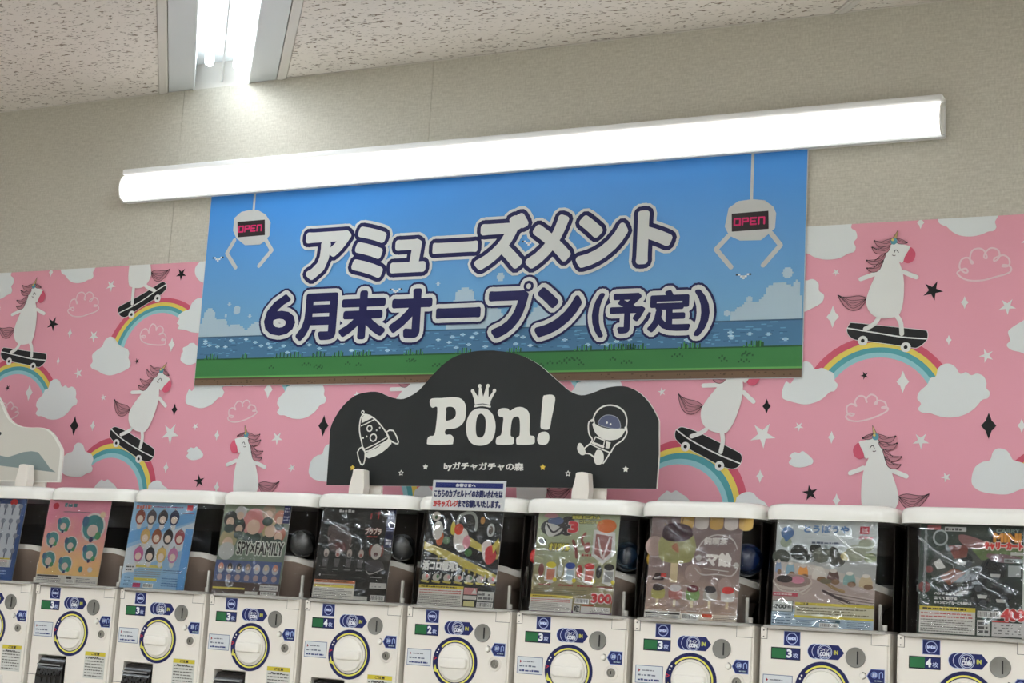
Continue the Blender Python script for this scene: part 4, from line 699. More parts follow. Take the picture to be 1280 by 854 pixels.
def grad(name, stops):
    m = mat(name, (128, 128, 128), .5, .3); b = m.node_tree.nodes['Principled BSDF']
    tc = N(m, 'ShaderNodeTexCoord'); sp = N(m, 'ShaderNodeSeparateXYZ'); L(m, tc.outputs['Object'], sp.inputs[0]); cr = N(m, 'ShaderNodeValToRGB'); mr = N(m, 'ShaderNodeMapRange'); mr.inputs[2].default_value = PH_
    L(m, sp.outputs[2], mr.inputs[0])
    nz = N(m, 'ShaderNodeTexNoise', Scale=18.0, Detail=2.0); L(m, tc.outputs['Object'], nz.inputs['Vector']); ma = N(m, 'ShaderNodeMath', operation='MULTIPLY_ADD'); ma.inputs[1].default_value = .5; ma.inputs[2].default_value = -.25
    L(m, nz.outputs[0], ma.inputs[0]); ad = N(m, 'ShaderNodeMath', operation='ADD'); L(m, ma.outputs[0], ad.inputs[0]); L(m, mr.outputs[0], ad.inputs[1]); L(m, ad.outputs[0], cr.inputs[0])
    el = cr.color_ramp.elements
    while len(el) < len(stops): el.new(.5)
    for e, (p, c) in zip(el, stops): e.position = p; e.color = (*lin(c), 1)
    L(m, cr.outputs[0], b.inputs['Base Color']); return m
G1, G2 = (200, 202, 204), (120, 122, 128)
def card1():
    a = base((196, 200, 206))
    for j in range(4):
        for i in range(8): a.S([(.08+i*.12, .12+j*.18), (.08+i*.12, .2+j*.18)], .02, (90, 96, 112), 4, 0); a.E(.08+i*.12, .1+j*.18, .035, .03, (130, 136, 150), 5)
    a.R(0, 0, 1, .07, (46, 70, 120)); a.R(.93, 0, 1, 1, (52, 84, 140), 3); a.E(.8, .05, .06, .04, (190, 50, 50), 5); a.notice(.04, .73, .9, .84, 5); a.R(0, .84, 1, 1, (44, 80, 140), 3); a.FP(.05, .87, .9, .97, 3, (150, 175, 215), 3); return a
def card2():
    a = base(grad('card_pink_to_yellow', [(.1, (222, 188, 120)), (.45, (222, 170, 150)), (.8, (214, 138, 158))])); TE, FC = (74, 140, 142), (208, 188, 180)
    a.E(.12, .08, .05, .04, (190, 40, 60)); a.FP(.26, .035, .48, .09, 1, (70, 130, 135), 32, .9); a.FP(.26, .13, .7, .16, 1, (120, 110, 120), 2); a.E(.9, .17, .045, .04, (212, 190, 150))
    for u, v, s in ((.3, .3, 1.9), (.78, .32, 3.3), (.16, .48, 1.9), (.47, .53, 1.9), (.8, .62, 2.2), (.16, .72, 2.0), (.44, .77, 2.0)):
        a.E(u, v, .058*s, .052*s, (206, 205, 200), 3); a.E(u, v, .05*s, .045*s, TE, 4); a.E(u, v+.012*s, .026*s, .022*s, FC, 5); a.E(u-.04*s, v-.02*s, .016*s, .02*s, (66, 110, 140), 5); a.E(u+.03*s, v+.03*s, .014*s, .014*s, (80, 150, 100), 6); a.E(u, v+.045*s, .01*s, .01*s, (60, 60, 100), 6)
    a.E(.7, .82, .035, .035, TE, 4); a.E(.85, .82, .04, .03, G1, 4)
    a.R(0, .9, 1, 1, (208, 206, 200), 3); a.R(.02, .905, .36, .925, (60, 60, 62), 4); a.FP(.02, .935, .42, .99, 3, G2, 4); a.R(.5, .91, .58, .94, (50, 50, 52), 4); a.BC(.49, .945, .63, .99, 4); a.FP(.66, .92, .98, .98, 3, G2, 6); return a
def card3():
    a = base((150, 188, 216)); a.Q([(0, .55), (1, .22), (1, .5), (0, .85)], (206, 214, 220), 2); a.Q([(0, .36), (1, .08), (1, .2), (0, .5)], (112, 168, 212), 2); a.R(.88, .3, 1, 1, (98, 158, 208), 3)
    a.FP(.05, .035, .3, .085, 1, (200, 112, 96), 31, .9); a.FP(.32, .04, .8, .07, 1, (160, 90, 130), 2); a.R(.85, .03, .94, .09, (200, 40, 60), 3); a.FP(.8, .11, .98, .13, 1, (200, 60, 60), 4)
    H = [(150, 80, 64), (92, 84, 92), (62, 58, 62), (58, 66, 100), (206, 172, 110), (150, 88, 62), (56, 52, 56), (150, 60, 66), (190, 100, 150), (50, 50, 56), (212, 182, 112), (196, 130, 170)]
    for i, h in enumerate(H):
        r = i//4; u = (.14, .32, .5, .68)[i % 4]+(.0 if r == 0 else .13 if r == 1 else .07); v = (.18, .4, .61)[r]
        a.chibi(u, v, 1.7, h)
    a.R(.04, .73, .18, .82, (214, 214, 212), 4); a.FP(.05, .74, .17, .81, 2, (60, 60, 60), 3); a.R(.2, .73, .62, .76, (214, 200, 110), 4); a.FP(.2, .77, .62, .87, 4, (150, 150, 150), 4); a.R(.2, .88, .56, .91, (214, 200, 90), 4); a.FP(.64, .77, .95, .82, 2, (100, 120, 150), 7)
    a.R(.2, .94, .32, .99, (190, 60, 110), 4); a.BC(.36, .94, .52, .99, 5); a.FP(.05, .86, .17, .98, 3, (110, 140, 170), 8); a.FP(.64, .86, .9, .97, 4, (90, 130, 170), 9); return a
def card4():
    a = base((122, 136, 122)); a.R(0, 0, 1, .1, (140, 150, 128), 2)
    for u, v, r, c in ((.12, .17, .1, (56, 58, 60)), (.26, .1, .09, (198, 196, 196)), (.68, .08, .1, (170, 150, 130)), (.86, .14, .09, (190, 130, 110)), (.27, .25, .09, (52, 50, 58)), (.13, .4, .13, (176, 166, 132)), (.74, .25, .14, (184, 172, 130)), (.87, .32, .1, (168, 104, 84)), (.48, .2, .17, (206, 142, 140))):
        a.E(u, v, r, r*.95, c, 3); a.E(u, v+r*.3, r*.6, r*.5, (212, 188, 170), 4); a.E(u, v+r*1.05, r*.8, r*.5, (60, 78, 74), 4)
    a.E(.13, .53, .12, .1, (190, 192, 190), 5); a.R(.9, 0, 1, .2, (30, 42, 96), 6); a.FP(.91, .02, .99, .08, 2, (190, 195, 215), 3, .7, 7); a.FP(.91, .11, .99, .18, 2, (150, 160, 190), 4, .6, 7)
    a.T('SPY×FAMILY', .29, .42, .97, .56, (28, 28, 28), .0008, 8, (208, 212, 202), .0042)
    a.R(0, .63, .98, .87, (84, 100, 142), 6)
    for i, c in enumerate([(200, 140, 120), (60, 60, 66), (56, 60, 66), (150, 130, 110), (205, 200, 200), (190, 180, 160), (190, 130, 110)]): u = .09+i*.135; a.E(u, .72, .048, .055, (180, 184, 190), 7); a.E(u, .70, .036, .038, c, 8); a.E(u, .715, .02, .018, (214, 190, 172), 9); a.E(u, .82, .04, .035, (170, 150, 150), 7)
    a.R(0, .87, 1, 1, (86, 70, 66), 5); a.notice(0, .875, .5, .995, 7, (204, 120, 80)); a.R(.01, .93, .49, .95, (212, 200, 90), 6); a.R(.71, .89, .98, .95, (210, 208, 204), 6); a.FP(.72, .9, .97, .94, 2, G2, 5, .5, 7); a.BC(.73, .96, .96, .995, 6, 6); a.R(.5, .965, .69, .995, (205, 205, 200), 6); return a
def card5():
    a = base((26, 29, 31)); a.R(.68, 0, 1, 1, (13, 13, 15), 2)
    a.Q([(.1, .22), (.26, .2), (.42, .28), (.44, .44), (.36, .5), (.24, .5), (.14, .44)], (84, 70, 68), 3, 3); a.Q([(.22, .4), (.34, .38), (.38, .46), (.28, .49)], (96, 52, 52), 4, 3); a.S([(.14, .3), (.1, .4), (.15, .47), (.25, .5)], .012, (26, 26, 28), 5)
    a.FP(.22, .02, .48, .06, 1, (220, 220, 220), 3, .8); a.R(.89, .02, 1, .42, (28, 34, 76), 3); a.FP(.9, .05, .99, .12, 2, (180, 186, 210), 3, .7); a.FP(.9, .2, .99, .25, 2, (150, 160, 190), 4, .7); a.FP(.91, .33, .99, .39, 2, (210, 212, 220), 5, .8)
    a.R(.66, .06, .68, .12, (150, 30, 34), 4); a.R(.76, .04, .78, .12, (150, 30, 34), 4); a.R(.72, .05, .8, .06, (150, 30, 34), 4)
    a.T('ブラブラ', .62, .22, .83, .285, (214, 206, 196), .001, 6, (130, 34, 30), .002); a.FP(.65, .3, .79, .32, 1, (180, 70, 60), 4, .8)
    for i in range(4):
        u = .12+i*.16; a.S([(u-.02, .4), (u, .43), (u+.02, .4)], .007, (150, 150, 150), 3); a.E(u, .5, .036, .046, (176, 164, 156), 4); a.E(u, .52, .02, .02, (150, 90, 84) if i % 2 else (110, 100, 98), 5); a.Q([(u-.04, .56), (u+.04, .56), (u+.03, .65), (u-.03, .65)], (92, 90, 92), 4); a.FP(u-.045, .67, u+.045, .685, 1, (150, 150, 150), i+2, .7)
    a.E(.8, .47, .072, .085, (188, 180, 172), 6); a.E(.8, .5, .03, .022, (96, 60, 58), 7); a.E(.73, .46, .03, .06, (120, 52, 38), 5); a.E(.87, .46, .03, .06, (120, 52, 38), 5); a.Q([(.71, .57), (.89, .57), (.93, .66), (.84, .68), (.72, .68), (.68, .64)], (62, 60, 64), 5, 3); a.S([(.7, .68), (.74, .71), (.8, .7), (.88, .67), (.93, .65)], .012, (170, 166, 162), 6)
    a.FP(.76, .735, .92, .75, 1, (160, 160, 160), 5, .7); a.E(.07, .74, .012, .012, (200, 200, 200), 4); a.FP(.1, .73, .42, .745, 1, (110, 110, 110), 8)
    a.notice(0, .79, .57, .99, 11, (200, 120, 80)); a.R(.01, .845, .56, .87, (208, 196, 90), 6); a.R(.77, .8, .99, .86, (200, 198, 194), 4); a.FP(.78, .81, .98, .85, 2, G2, 3); a.R(.57, .95, .76, .99, (205, 205, 200), 4); a.BC(.8, .93, .99, .99, 7); return a
def card6():
    a = base((28, 33, 36)); Y = (196, 182, 92)
    a.Q([(.0, .34), (.3, .42), (1, .66), (1, .72), (.9, .7), (.0, .42)], Y, 3); a.Q([(.34, .22), (.6, .28), (1, .46), (.98, .5), (.4, .3)], Y, 3); a.Q([(.95, .4), (1, .3), (1, .48)], (170, 150, 70), 4)
    for u in (.2, .3, .55, .62, .7): a.R(u, .42+u*.25, u+.03, .50+u*.25, (170, 156, 76), 2)
    a.S([(.42, .2), (.42, .08), (.5, .03), (.6, .03), (.66, .1), (.66, .2)], .035, (170, 176, 172), 5, 4); a.E(.16, .22, .07, .1, (210, 208, 202), 5); a.E(.2, .3, .05, .08, (196, 110, 70), 4); a.E(.12, .07, .06, .05, (214, 208, 200), 5); a.E(.12, .08, .02, .02, (60, 100, 60), 6)
    a.E(.48, .3, .1, .12, (212, 208, 202), 5); a.E(.56, .33, .05, .07, (206, 140, 150), 6); a.E(.44, .2, .06, .06, (200, 80, 60), 6); a.E(.36, .19, .03, .07, (206, 190, 80), 6); a.E(.49, .4, .05, .04, (216, 214, 208), 6); a.E(.6, .44, .05, .04, (72, 124, 70), 6); a.E(.29, .32, .05, .04, (96, 130, 96), 5)
    a.Q([(.76, .36), (.86, .3), (.9, .4), (.88, .52), (.82, .52)], (214, 206, 200), 5, 3); a.Q([(.82, .4), (.9, .36), (.97, .46), (.92, .54), (.84, .54)], (192, 70, 72), 6, 3); a.Q([(.9, .36), (.97, .28), (.99, .34), (.92, .44)], (206, 196, 90), 6); a.E(.86, .2, .05, .07, (190, 194, 192), 6); a.E(.86, .2, .03, .045, (92, 80, 70), 7); a.E(.74, .1, .03, .04, (176, 130, 70), 5)
    a.FP(.03, .5, .4, .525, 1, (190, 192, 192), 3, .7); a.T('活コロ銀河3', .02, .54, .48, .635, (226, 226, 222), .0016, 6, (60, 66, 74), .003); a.FP(.5, .61, .74, .625, 1, (150, 150, 150), 4)
    for i in range(7): u = .07+i*.145; a.E(u, .71, .05, .04, (190, 186, 178), 4); a.E(u+.02, .70, .02, .02, ((190, 90, 80), (90, 130, 90), (200, 150, 150))[i % 3], 5); a.Q([(u-.06, .74), (u+.06, .75), (u+.05, .77), (u-.05, .76)], Y, 4); a.R(u+.05, .66, u+.065, .72, (206, 206, 200), 5)
    a.notice(0, .79, .59, .995, 15); a.R(.6, .8, .77, .87, (200, 140, 140), 4); a.R(.6, .88, .77, .92, (208, 206, 200), 4); a.Q([(.7, .86), (.74, .8), (.77, .86)], (214, 214, 210), 5); a.R(.61, .935, .75, .99, (212, 206, 150), 4); a.R(.78, .83, .99, .93, (206, 206, 202), 4); a.FP(.79, .84, .98, .92, 2, (110, 110, 110), 5, .6); a.BC(.78, .94, .99, .995, 8); return a
def bottle(a, u, v, s, cap, body, lay=4):
    a.Q([(u-.07*s, v-.06*s), (u+.07*s, v-.06*s), (u+.08*s, v+.09*s), (u+.02*s, v+.12*s), (u-.075*s, v+.09*s)], (206, 206, 200), lay); a.Q([(u-.05*s, v-.03*s), (u+.055*s, v-.03*s), (u+.055*s, v+.08*s), (u-.05*s, v+.08*s)], body, lay+1); a.E(u, v-.075*s, .065*s, .035*s, cap, lay+2)
def card7():
    a = base(grad('card_olive', [(.05, (140, 126, 92)), (.3, (150, 142, 104)), (.8, (168, 178, 148))])); a.R(0, .97, 1, 1, (92, 62, 92), 2); a.R(0, .93, .02, 1, (92, 62, 92), 2)
    a.E(.2, .15, .16, .09, (58, 60, 62), 3); a.E(.37, .13, .1, .1, (52, 52, 54), 3); a.E(.22, .08, .1, .04, (90, 104, 140), 4); a.Q([(.1, .1), (.32, .16), (.2, .24), (.12, .22)], (200, 200, 196), 4, 2); a.S([(.12, .12), (.2, .2), (.3, .14)], .02, (56, 56, 60), 5); a.T('3', .39, .09, .5, .19, (196, 60, 66), .0022, 6, (214, 204, 200), .004); a.E(.16, .03, .09, .025, (206, 160, 166), 5)
    a.T('食玩風ミニボトル', .42, .02, .76, .055, (210, 204, 110), .0008, 6, (40, 54, 34), .002); a.T('コレクション', .52, .065, .8, .1, (212, 208, 130), .0007, 6, (40, 54, 34), .002); a.T('オリジナル', .17, .31, .42, .38, (216, 206, 90), .0012, 6, (58, 50, 36), .003); a.E(.08, .29, .05, .025, (50, 50, 50), 5)
    a.E(.85, .12, .12, .07, (200, 110, 44), 7); a.Q([(.7, .16), (.96, .18), (.98, .4), (.84, .5), (.7, .42)], (206, 206, 202), 4); a.Q([(.73, .2), (.93, .22), (.93, .38), (.84, .46), (.73, .4)], (150, 96, 92), 5); a.S([(.76, .24), (.82, .42)], .02, (204, 200, 196), 6, 0); a.S([(.9, .24), (.84, .44)], .02, (206, 196, 192), 6, 0)
    a.S([(.46, .28), (.5, .36), (.52, .44)], .035, (138, 76, 66), 4); a.S([(.6, .2), (.56, .26), (.6, .32)], .03, (150, 82, 74), 4); a.E(.64, .34, .04, .055, (142, 72, 62), 4); a.FP(.58, .4, .72, .43, 1, (150, 40, 44), 3, .9)
    for i, (cp, bd, ac) in enumerate([((204, 190, 60), (186, 120, 96), (128, 66, 60)), ((56, 84, 156), (170, 186, 196), (196, 200, 196)), ((196, 52, 50), (190, 110, 100), (168, 64, 50)), ((40, 40, 42), (150, 150, 150), (50, 50, 54))]):
        u = .2+i*.235; bottle(a, u+.02, .6, .95, cp, bd); a.E(u-.1, .58, .035, .065, ac, 4); a.E(u+.08, .675, .025, .022, (210, 196, 60), 8); a.FP(u-.11, .715, u+.08, .735, 1, (150, 60, 60), i+3, .9)
    a.FP(.04, .76, .7, .82, 3, (112, 112, 84), 6, .4)
    a.notice(0, .83, .52, .99, 19); a.BC(.55, .85, .72, .9, 9); a.T('300', .75, .8, .98, .88, (192, 48, 52), .0018, 6, (216, 206, 200), .0035); a.T('円', .965, .855, .995, .885, (192, 48, 52), .0004); a.R(.54, .91, .62, .99, (206, 206, 202), 4); a.T('¥注', .55, .92, .61, .98, (60, 60, 60), .0008); a.R(.64, .905, .78, .92, (170, 70, 40), 5); a.R(.63, .925, .98, .985, (208, 206, 202), 4); a.FP(.74, .935, .97, .98, 3, (100, 100, 100), 5); return a
def pop(a, u, v, s, top, body, lay=4):
    a.R(u-.03*s, v+.1*s, u+.03*s, v+.28*s, (206, 190, 156), lay); a.Q([(u-.12*s, v-.06*s), (u+.14*s, v-.06*s), (u+.15*s, v+.1*s), (u+.06*s, v+.14*s), (u-.1*s, v+.13*s), (u-.14*s, v+.06*s)], body, lay+1, 2)
    a.Q([(u-.12*s, v-.05*s), (u-.1*s, v-.13*s), (u-.01*s, v-.15*s), (u+.1*s, v-.13*s), (u+.13*s, v-.06*s), (u+.06*s, v-.02*s), (u-.05*s, v-.015*s)], top, lay+2, 3)
def card8():
    a = base(grad('card_mauve', [(.1, (176, 152, 138)), (.5, (140, 120, 116)), (.9, (126, 108, 106))]))
    for i in range(5): c = (196, 162, 92) if i % 2 == 0 else (206, 198, 192); u = .33+i*.16; a.R(u-.01, 0, u+.14, .08, c, 3); a.E(u+.065, .08, .075, .045, c, 3)
    for u, v, r in ((.05, .3, .1), (.5, .55, .09), (.85, .65, .07), (.3, .85, .07), (.6, .8, .06), (.06, .72, .05)): a.E(u, v, r, r, (168, 146, 138), 2)
    pop(a, .29, .27, 1.35, (62, 36, 48), (156, 154, 104)); a.Q([(.24, .3), (.3, .26), (.33, .36), (.28, .34)], (170, 120, 90), 8, 2); a.S([(.33, .09), (.35, .02)], .01, (120, 96, 70), 8, 0); a.S([(.15, .08), (.2, .12), (.26, .1)], .02, (130, 104, 70), 4)
    a.T('純喫茶', .6, .2, .85, .265, (214, 208, 202), .0008, 6); a.T('マ飴', .64, .35, .9, .47, (226, 220, 214), .0022, 6); a.S([(.54, .3), (.6, .22), (.74, .17), (.9, .21), (.96, .3)], .012, (196, 188, 182), 5); a.S([(.52, .5), (.6, .56), (.76, .55), (.92, .56), (.98, .48)], .012, (196, 188, 182), 5); a.S([(.62, .5), (.88, .52)], .01, (200, 194, 188), 5, 0); a.E(.55, .4, .03, .03, (190, 184, 178), 5); a.E(.96, .46, .03, .03, (190, 184, 178), 5)
    a.Q([(.09, .56), (.21, .56), (.18, .63), (.05, .63)], (60, 40, 42), 4); a.R(.15, .56, .21, .6, (190, 50, 44), 5); a.FP(.08, .6, .16, .62, 1, (190, 180, 170), 3, .8, 6)
    for i, (t, b) in enumerate([((66, 48, 48), (170, 164, 96)), ((205, 200, 200), (170, 110, 104)), ((110, 44, 50), (116, 150, 84)), ((60, 56, 62), (170, 164, 156)), ((196, 60, 56), (206, 204, 200))]): pop(a, .13+i*.19, .74, .5, t, b); a.FP(.07+i*.19, .905, .19+i*.19, .92, 1, (206, 200, 194), i, .7)
    a.R(0, .935, 1, 1, (208, 196, 180), 6); a.R(0, .925, .4, .995, (212, 210, 204), 7); a.R(.01, .94, .39, .955, (60, 60, 60), 8); a.FP(.02, .96, .38, .99, 2, G2, 5, .5, 8); a.BC(.41, .94, .6, .995, 10, 8); a.R(.63, .935, .74, .965, (206, 80, 50), 8); a.FP(.75, .945, .98, .99, 3, (120, 110, 104), 5, .5, 8); return a
def card9():
    a = base((176, 178, 176)); a.R(0, 0, 1, .3, (196, 202, 202), 2); a.Q([(0, .45), (1, .58), (1, .84), (0, .84)], (178, 162, 156), 2)
    for u, v, r, c in ((.06, .36, .09, (62, 68, 58)), (.24, .31, .09, (54, 58, 54)), (.40, .27, .06, (40, 44, 40)), (.46, .33, .09, (104, 108, 98)), (.56, .30, .07, (62, 66, 60)), (.62, .37, .08, (88, 90, 84)), (.36, .36, .05, (60, 64, 58)), (.70, .33, .05, (190, 176, 120)), (.52, .24, .035, (150, 160, 160)), (.8, .3, .1, (156, 160, 140)), (.9, .22, .08, (164, 170, 150)), (.94, .34, .06, (140, 150, 110)), (.1, .22, .06, (150, 160, 140))): a.E(u, v, r, r*.8, c, 3)
    a.Q([(0, .4), (.36, .42), (1, .56), (1, .64), (.4, .52), (0, .5)], (196, 188, 180), 4)
    a.T('とうぽうや', .28, .05, .72, .12, (96, 132, 176), .0009); a.R(.34, .19, .66, .235, (196, 202, 206), 5); a.FP(.36, .2, .64, .228, 1, (90, 100, 120), 5, .7, 6); a.E(.11, .13, .065, .06, (70, 110, 160), 5); a.Q([(.07, .17), (.15, .17), (.1, .22)], (70, 110, 160), 5); a.R(.83, .05, .92, .12, (176, 44, 62), 5); a.T('公式', .845, .065, .905, .105, (214, 200, 200), .0003, 6); a.T('ガチャ', .82, .14, .96, .17, (176, 44, 62), .0005)
    for i, (u, c, w) in enumerate([(.04, (140, 160, 190), .03), (.16, (136, 170, 186), .045), (.29, (208, 142, 66), .05), (.45, (210, 204, 196), .07), (.59, (96, 64, 56), .06), (.75, (130, 164, 160), .06), (.91, (196, 178, 146), .065)]):
        v = .40+i*.018; a.Q([(u-w*.6, v), (u+w*.6, v), (u+w, v+.1), (u-w, v+.1)], c, 6, 2); a.E(u, v, w*.6, .018, (214, 208, 200), 7); a.E(u+w*.4, v+.1, w*.7, .025, (128, 96, 66), 6)
    a.E(.19, .59, .2, .075, (200, 188, 178), 6); a.E(.19, .58, .185, .062, (150, 130, 124), 7); a.E(.11, .565, .08, .035, (52, 42, 44), 8); a.E(.24, .57, .07, .035, (196, 130, 150), 8); a.S([(.02, .62), (.1, .68), (.28, .68), (.36, .62)], .012, (206, 198, 190), 8); a.S([(.22, .64), (.3, .7), (.38, .64)], .012, (196, 184, 172), 8)
    a.S([(.52, .58), (.6, .63), (.7, .66)], .03, (150, 124, 86), 7); a.E(.52, .57, .06, .025, (110, 100, 76), 7)
    for j in range(9): a.S([(.5+j*.02, .66+j*.012), (.75, .69+j*.014), (1, .72+j*.012)], .005, (86, 72, 74) if j % 2 else (206, 196, 190), 6, 0)
    a.S([(.5, .66), (.62, .71), (.76, .76)], .022, (66, 52, 56), 7); a.R(.0, .69, .25, .725, (170, 60, 80), 6); a.FP(.01, .695, .24, .72, 1, (214, 190, 190), 3, .7, 7)
    a.R(0, .84, 1, 1, (166, 186, 202), 5); a.R(0, .765, .21, .87, (60, 80, 70), 6); a.R(.008, .77, .202, .865, (208, 212, 208), 7); a.T('300', .035, .805, .14, .84, (50, 60, 60), .0007, 8); a.T('各', .012, .815, .032, .838, (50, 60, 60), .0002, 8); a.T('円税込', .145, .812, .195, .838, (50, 60, 60), .0002, 8)
    a.R(.23, .775, 1, .915, (204, 200, 176), 6); a.R(.23, .775, 1, .8, (206, 190, 70), 7); a.R(.23, .895, 1, .915, (206, 190, 70), 7); a.FP(.25, .81, .98, .885, 3, (110, 104, 80), 4, .5, 7); a.T('ご注意', .28, .779, .36, .796, (60, 56, 30), .0002, 8)
    a.R(.47, .925, .68, .95, (52, 90, 110), 7); a.FP(.48, .93, .67, .945, 1, (200, 210, 214), 3, .7, 8); a.BC(.48, .955, .67, .995, 11, 7); a.FP(.01, .88, .2, .99, 4, (90, 110, 130), 5, .45, 7); a.FP(.25, .93, .45, .98, 3, (90, 110, 130), 6, .45, 7); a.FP(.75, .93, .98, .99, 4, (90, 110, 130), 7, .45, 7); return a
def card10():
    a = base((30, 50, 42)); a.E(.4, .4, .3, .2, (62, 68, 64), 2); a.E(.7, .6, .3, .2, (38, 48, 46), 2)
    a.R(.07, .02, .2, .06, (176, 84, 86), 4); a.R(.24, .03, .45, .07, (196, 198, 196), 4); a.FP(.25, .035, .44, .065, 1, (60, 60, 60), 3, .8, 5); a.x = 0
    for r, c, l in ((.075, (170, 178, 178), 3), (.058, (52, 68, 62), 4)): a.E(.2, .13, r, r, c, l)
    a.Q([(.38, .1), (.5, .11), (.7, .18), (.72, .22), (.52, .22), (.4, .17)], (140, 98, 96), 4, 3); a.Q([(.5, .22), (1, .2), (1, .3), (.6, .32)], (96, 116, 70), 3); a.Q([(.66, .26), (.98, .28), (.9, .34), (.7, .32)], (120, 92, 96), 4, 2)
    a.Q([(.28, .2), (.48, .19), (.46, .3), (.34, .32)], (112, 52, 42), 4); a.Q([(.14, .36), (.2, .32), (.26, .4), (.18, .42)], (206, 206, 202), 5); a.Q([(.2, .48), (.34, .4), (.46, .44), (.3, .56)], (118, 70, 50), 5); a.Q([(.34, .4), (.46, .43), (.5, .4), (.4, .37)], (84, 92, 96), 4)
    for u, v, r in ((.55, .52, .11), (.72, .4, .13), (.8, .6, .12), (.6, .65, .1), (.3, .62, .1), (.45, .32, .07)): a.E(u, v, r, r*.8, (20, 26, 32), 3); a.E(u+.03, v+r*.5, .035, .03, (70, 76, 84), 4)
    a.E(.06, .58, .06, .05, (120, 52, 50), 3); a.E(.1, .42, .04, .03, (120, 60, 56), 3)
    for j in range(22): a.E(.055+.006*(j % 2), .08+j*.028, .012, .016, (150, 156, 156), 4); a.E(.055+.006*(j % 2), .08+j*.028, .006, .009, (50, 62, 56), 5)
    for u, v in ((.41, .34), (.74, .44), (.44, .6), (.62, .63), (.8, .66)): a.Q([(u-.05, v), (u+.05, v), (u+.04, v+.03), (u-.04, v+.03)], (190, 192, 188), 5)
    a.T('MINI', .72, .08, .97, .15, (214, 150, 40), .0018, 7, (96, 50, 24), .0035); a.T('キャリーカート', .63, .16, .99, .22, (206, 60, 50), .0016, 7, (220, 212, 200), .0035); a.T('CARRY', .74, .035, .96, .07, (110, 130, 120), .0005); a.R(.88, .24, 1, .27, (196, 198, 190), 5); a.R(.82, .3, 1, .335, (150, 160, 158), 5); a.FP(.83, .305, .99, .33, 1, (60, 60, 60), 8, .8, 6); a.R(.86, .36, .98, .46, (160, 166, 164), 5)
    for t, v, u1 in (('ハンドルは可動式', .62, .44), ('立てて置ける', .66, .38), ('キャンピングカーにも飾れる', .70, .52)): a.T(t, .16, v, u1, v+.025, (214, 216, 214), .0005)
    a.notice(.02, .75, .56, .985, 23); a.BC(.58, .77, .8, .83, 12); a.T('400', .81, .75, 1.02, .84, (196, 54, 52), .0022, 6, (220, 206, 200), .004); a.T('円', 1.0, .81, 1.03, .84, (196, 54, 52), .0004); a.R(.58, .85, .7, .985, (204, 204, 200), 4); a.FP(.59, .86, .69, .97, 3, (80, 80, 80), 5, .7); a.R(.72, .865, 1.03, .985, (206, 204, 202), 4); a.FP(.74, .875, 1.0, .97, 4, (110, 110, 110), 5, .45); a.R(.72, .85, .88, .862, (190, 60, 56), 5); return a
CL = ['silver and navy display card in the leftmost machine, cut by the picture edge', 'pink to yellow display card scattered with teal charms', 'sky-blue display card with three rows of little mascots', 'display card lettered SPY×FAMILY over a blue strip of small heads', 'black display card with four small hanging dolls and one large one',
      'dark display card with white and red toys on yellow wooden slides', 'olive display card with bottles and a red 300 price', 'mauve display card with a large green and purple ice lolly', 'pale grey display card with a row of little pots and a basket', 'dark green display card with a red 400 price at the far right']
for n, fn in enumerate((card1, card2, card3, card4, card5, card6, card7, card8, card9, card10)):
    x0, x1 = CARDX[n]
    root = empty('display_card', (x0, MY-.0045, KZ+.1325)); root.rotation_euler = (-math.atan2(.0285, .24), 0, 0); thing(root, CL[n], 'poster', 'display cards in the capsule machines')
    root.scale = ((x1-x0)/PW_, 1, CARDH[n]/PH_)
    bm = bmesh.new(); box(bm, 0, 0, 0, PW_ if n != 9 else PW_*1.03, .0012, PH_); from_bm('card', bm, ink((200, 200, 196)), root)
    mobj('print', fn().mesh('print'), root, (0, -.0001, 0))
    bm = bmesh.new(); w, h = PW_+.004, PH_; q = [bm.verts.new((x, -.0028, z)) for x, z in ((-.002, .001), (w, .001), (w, h), (-.002, h))]; bm.faces.new(q)
    from_bm('clear_wrap', bm, M_FILM, root)
# ---------------------------------------------------------------- capsules lying in the machines
def capsule(n, x, y, z, r, col, lab, clear=False):
    root = thing(empty('toy_capsule', (MX+PIT*(n-6)+x, MY+y, KZ+z)), lab, 'capsule')
    up = mat('capsule_%d_%d_%d' % col, col, .2, .6)
    for nm, s, m in (('capsule_half', 1, up), ('capsule_half', -1, M_CAPC if clear is False else up)):
        bm = bmesh.new(); pr = [(r*math.cos(math.radians(t)), s*r*math.sin(math.radians(t))) for t in range(0, 91, 10)]; pr[-1] = (0, s*r); lathe(bm, [(r*1.03, 0), (r*1.03, s*.002)]+pr[1:], 24)
        o = from_bm(nm, bm, m, root, smooth=True); o.rotation_euler = (.6, .5, 0)
M_CAPC = mat('frosted_capsule_half', (54, 55, 55), .2, .6)
capsule(7, -.112, .034, .262, .019, (176, 44, 40), 'red toy capsule at the left side of the machine with the olive card', True)
capsule(8, -.110, .036, .266, .021, (186, 150, 60), 'gold toy capsule at the left side of the machine with the mauve card', True)
capsule(8, .102, .060, .275, .038, (10, 27, 60), 'dark blue toy capsule at the right side of the machine with the mauve card', True)
capsule(7, .102, .075, .272, .036, (18, 34, 50), 'dark slate-blue toy capsule at the right side of the machine with the olive card', True)
capsule(4, .100, .055, .272, .036, (38, 40, 40), 'grey translucent toy capsule in the machine with the lettered SPY×FAMILY card')
capsule(5, .100, .055, .272, .034, (36, 38, 38), 'grey translucent toy capsule in the machine with the black doll card')
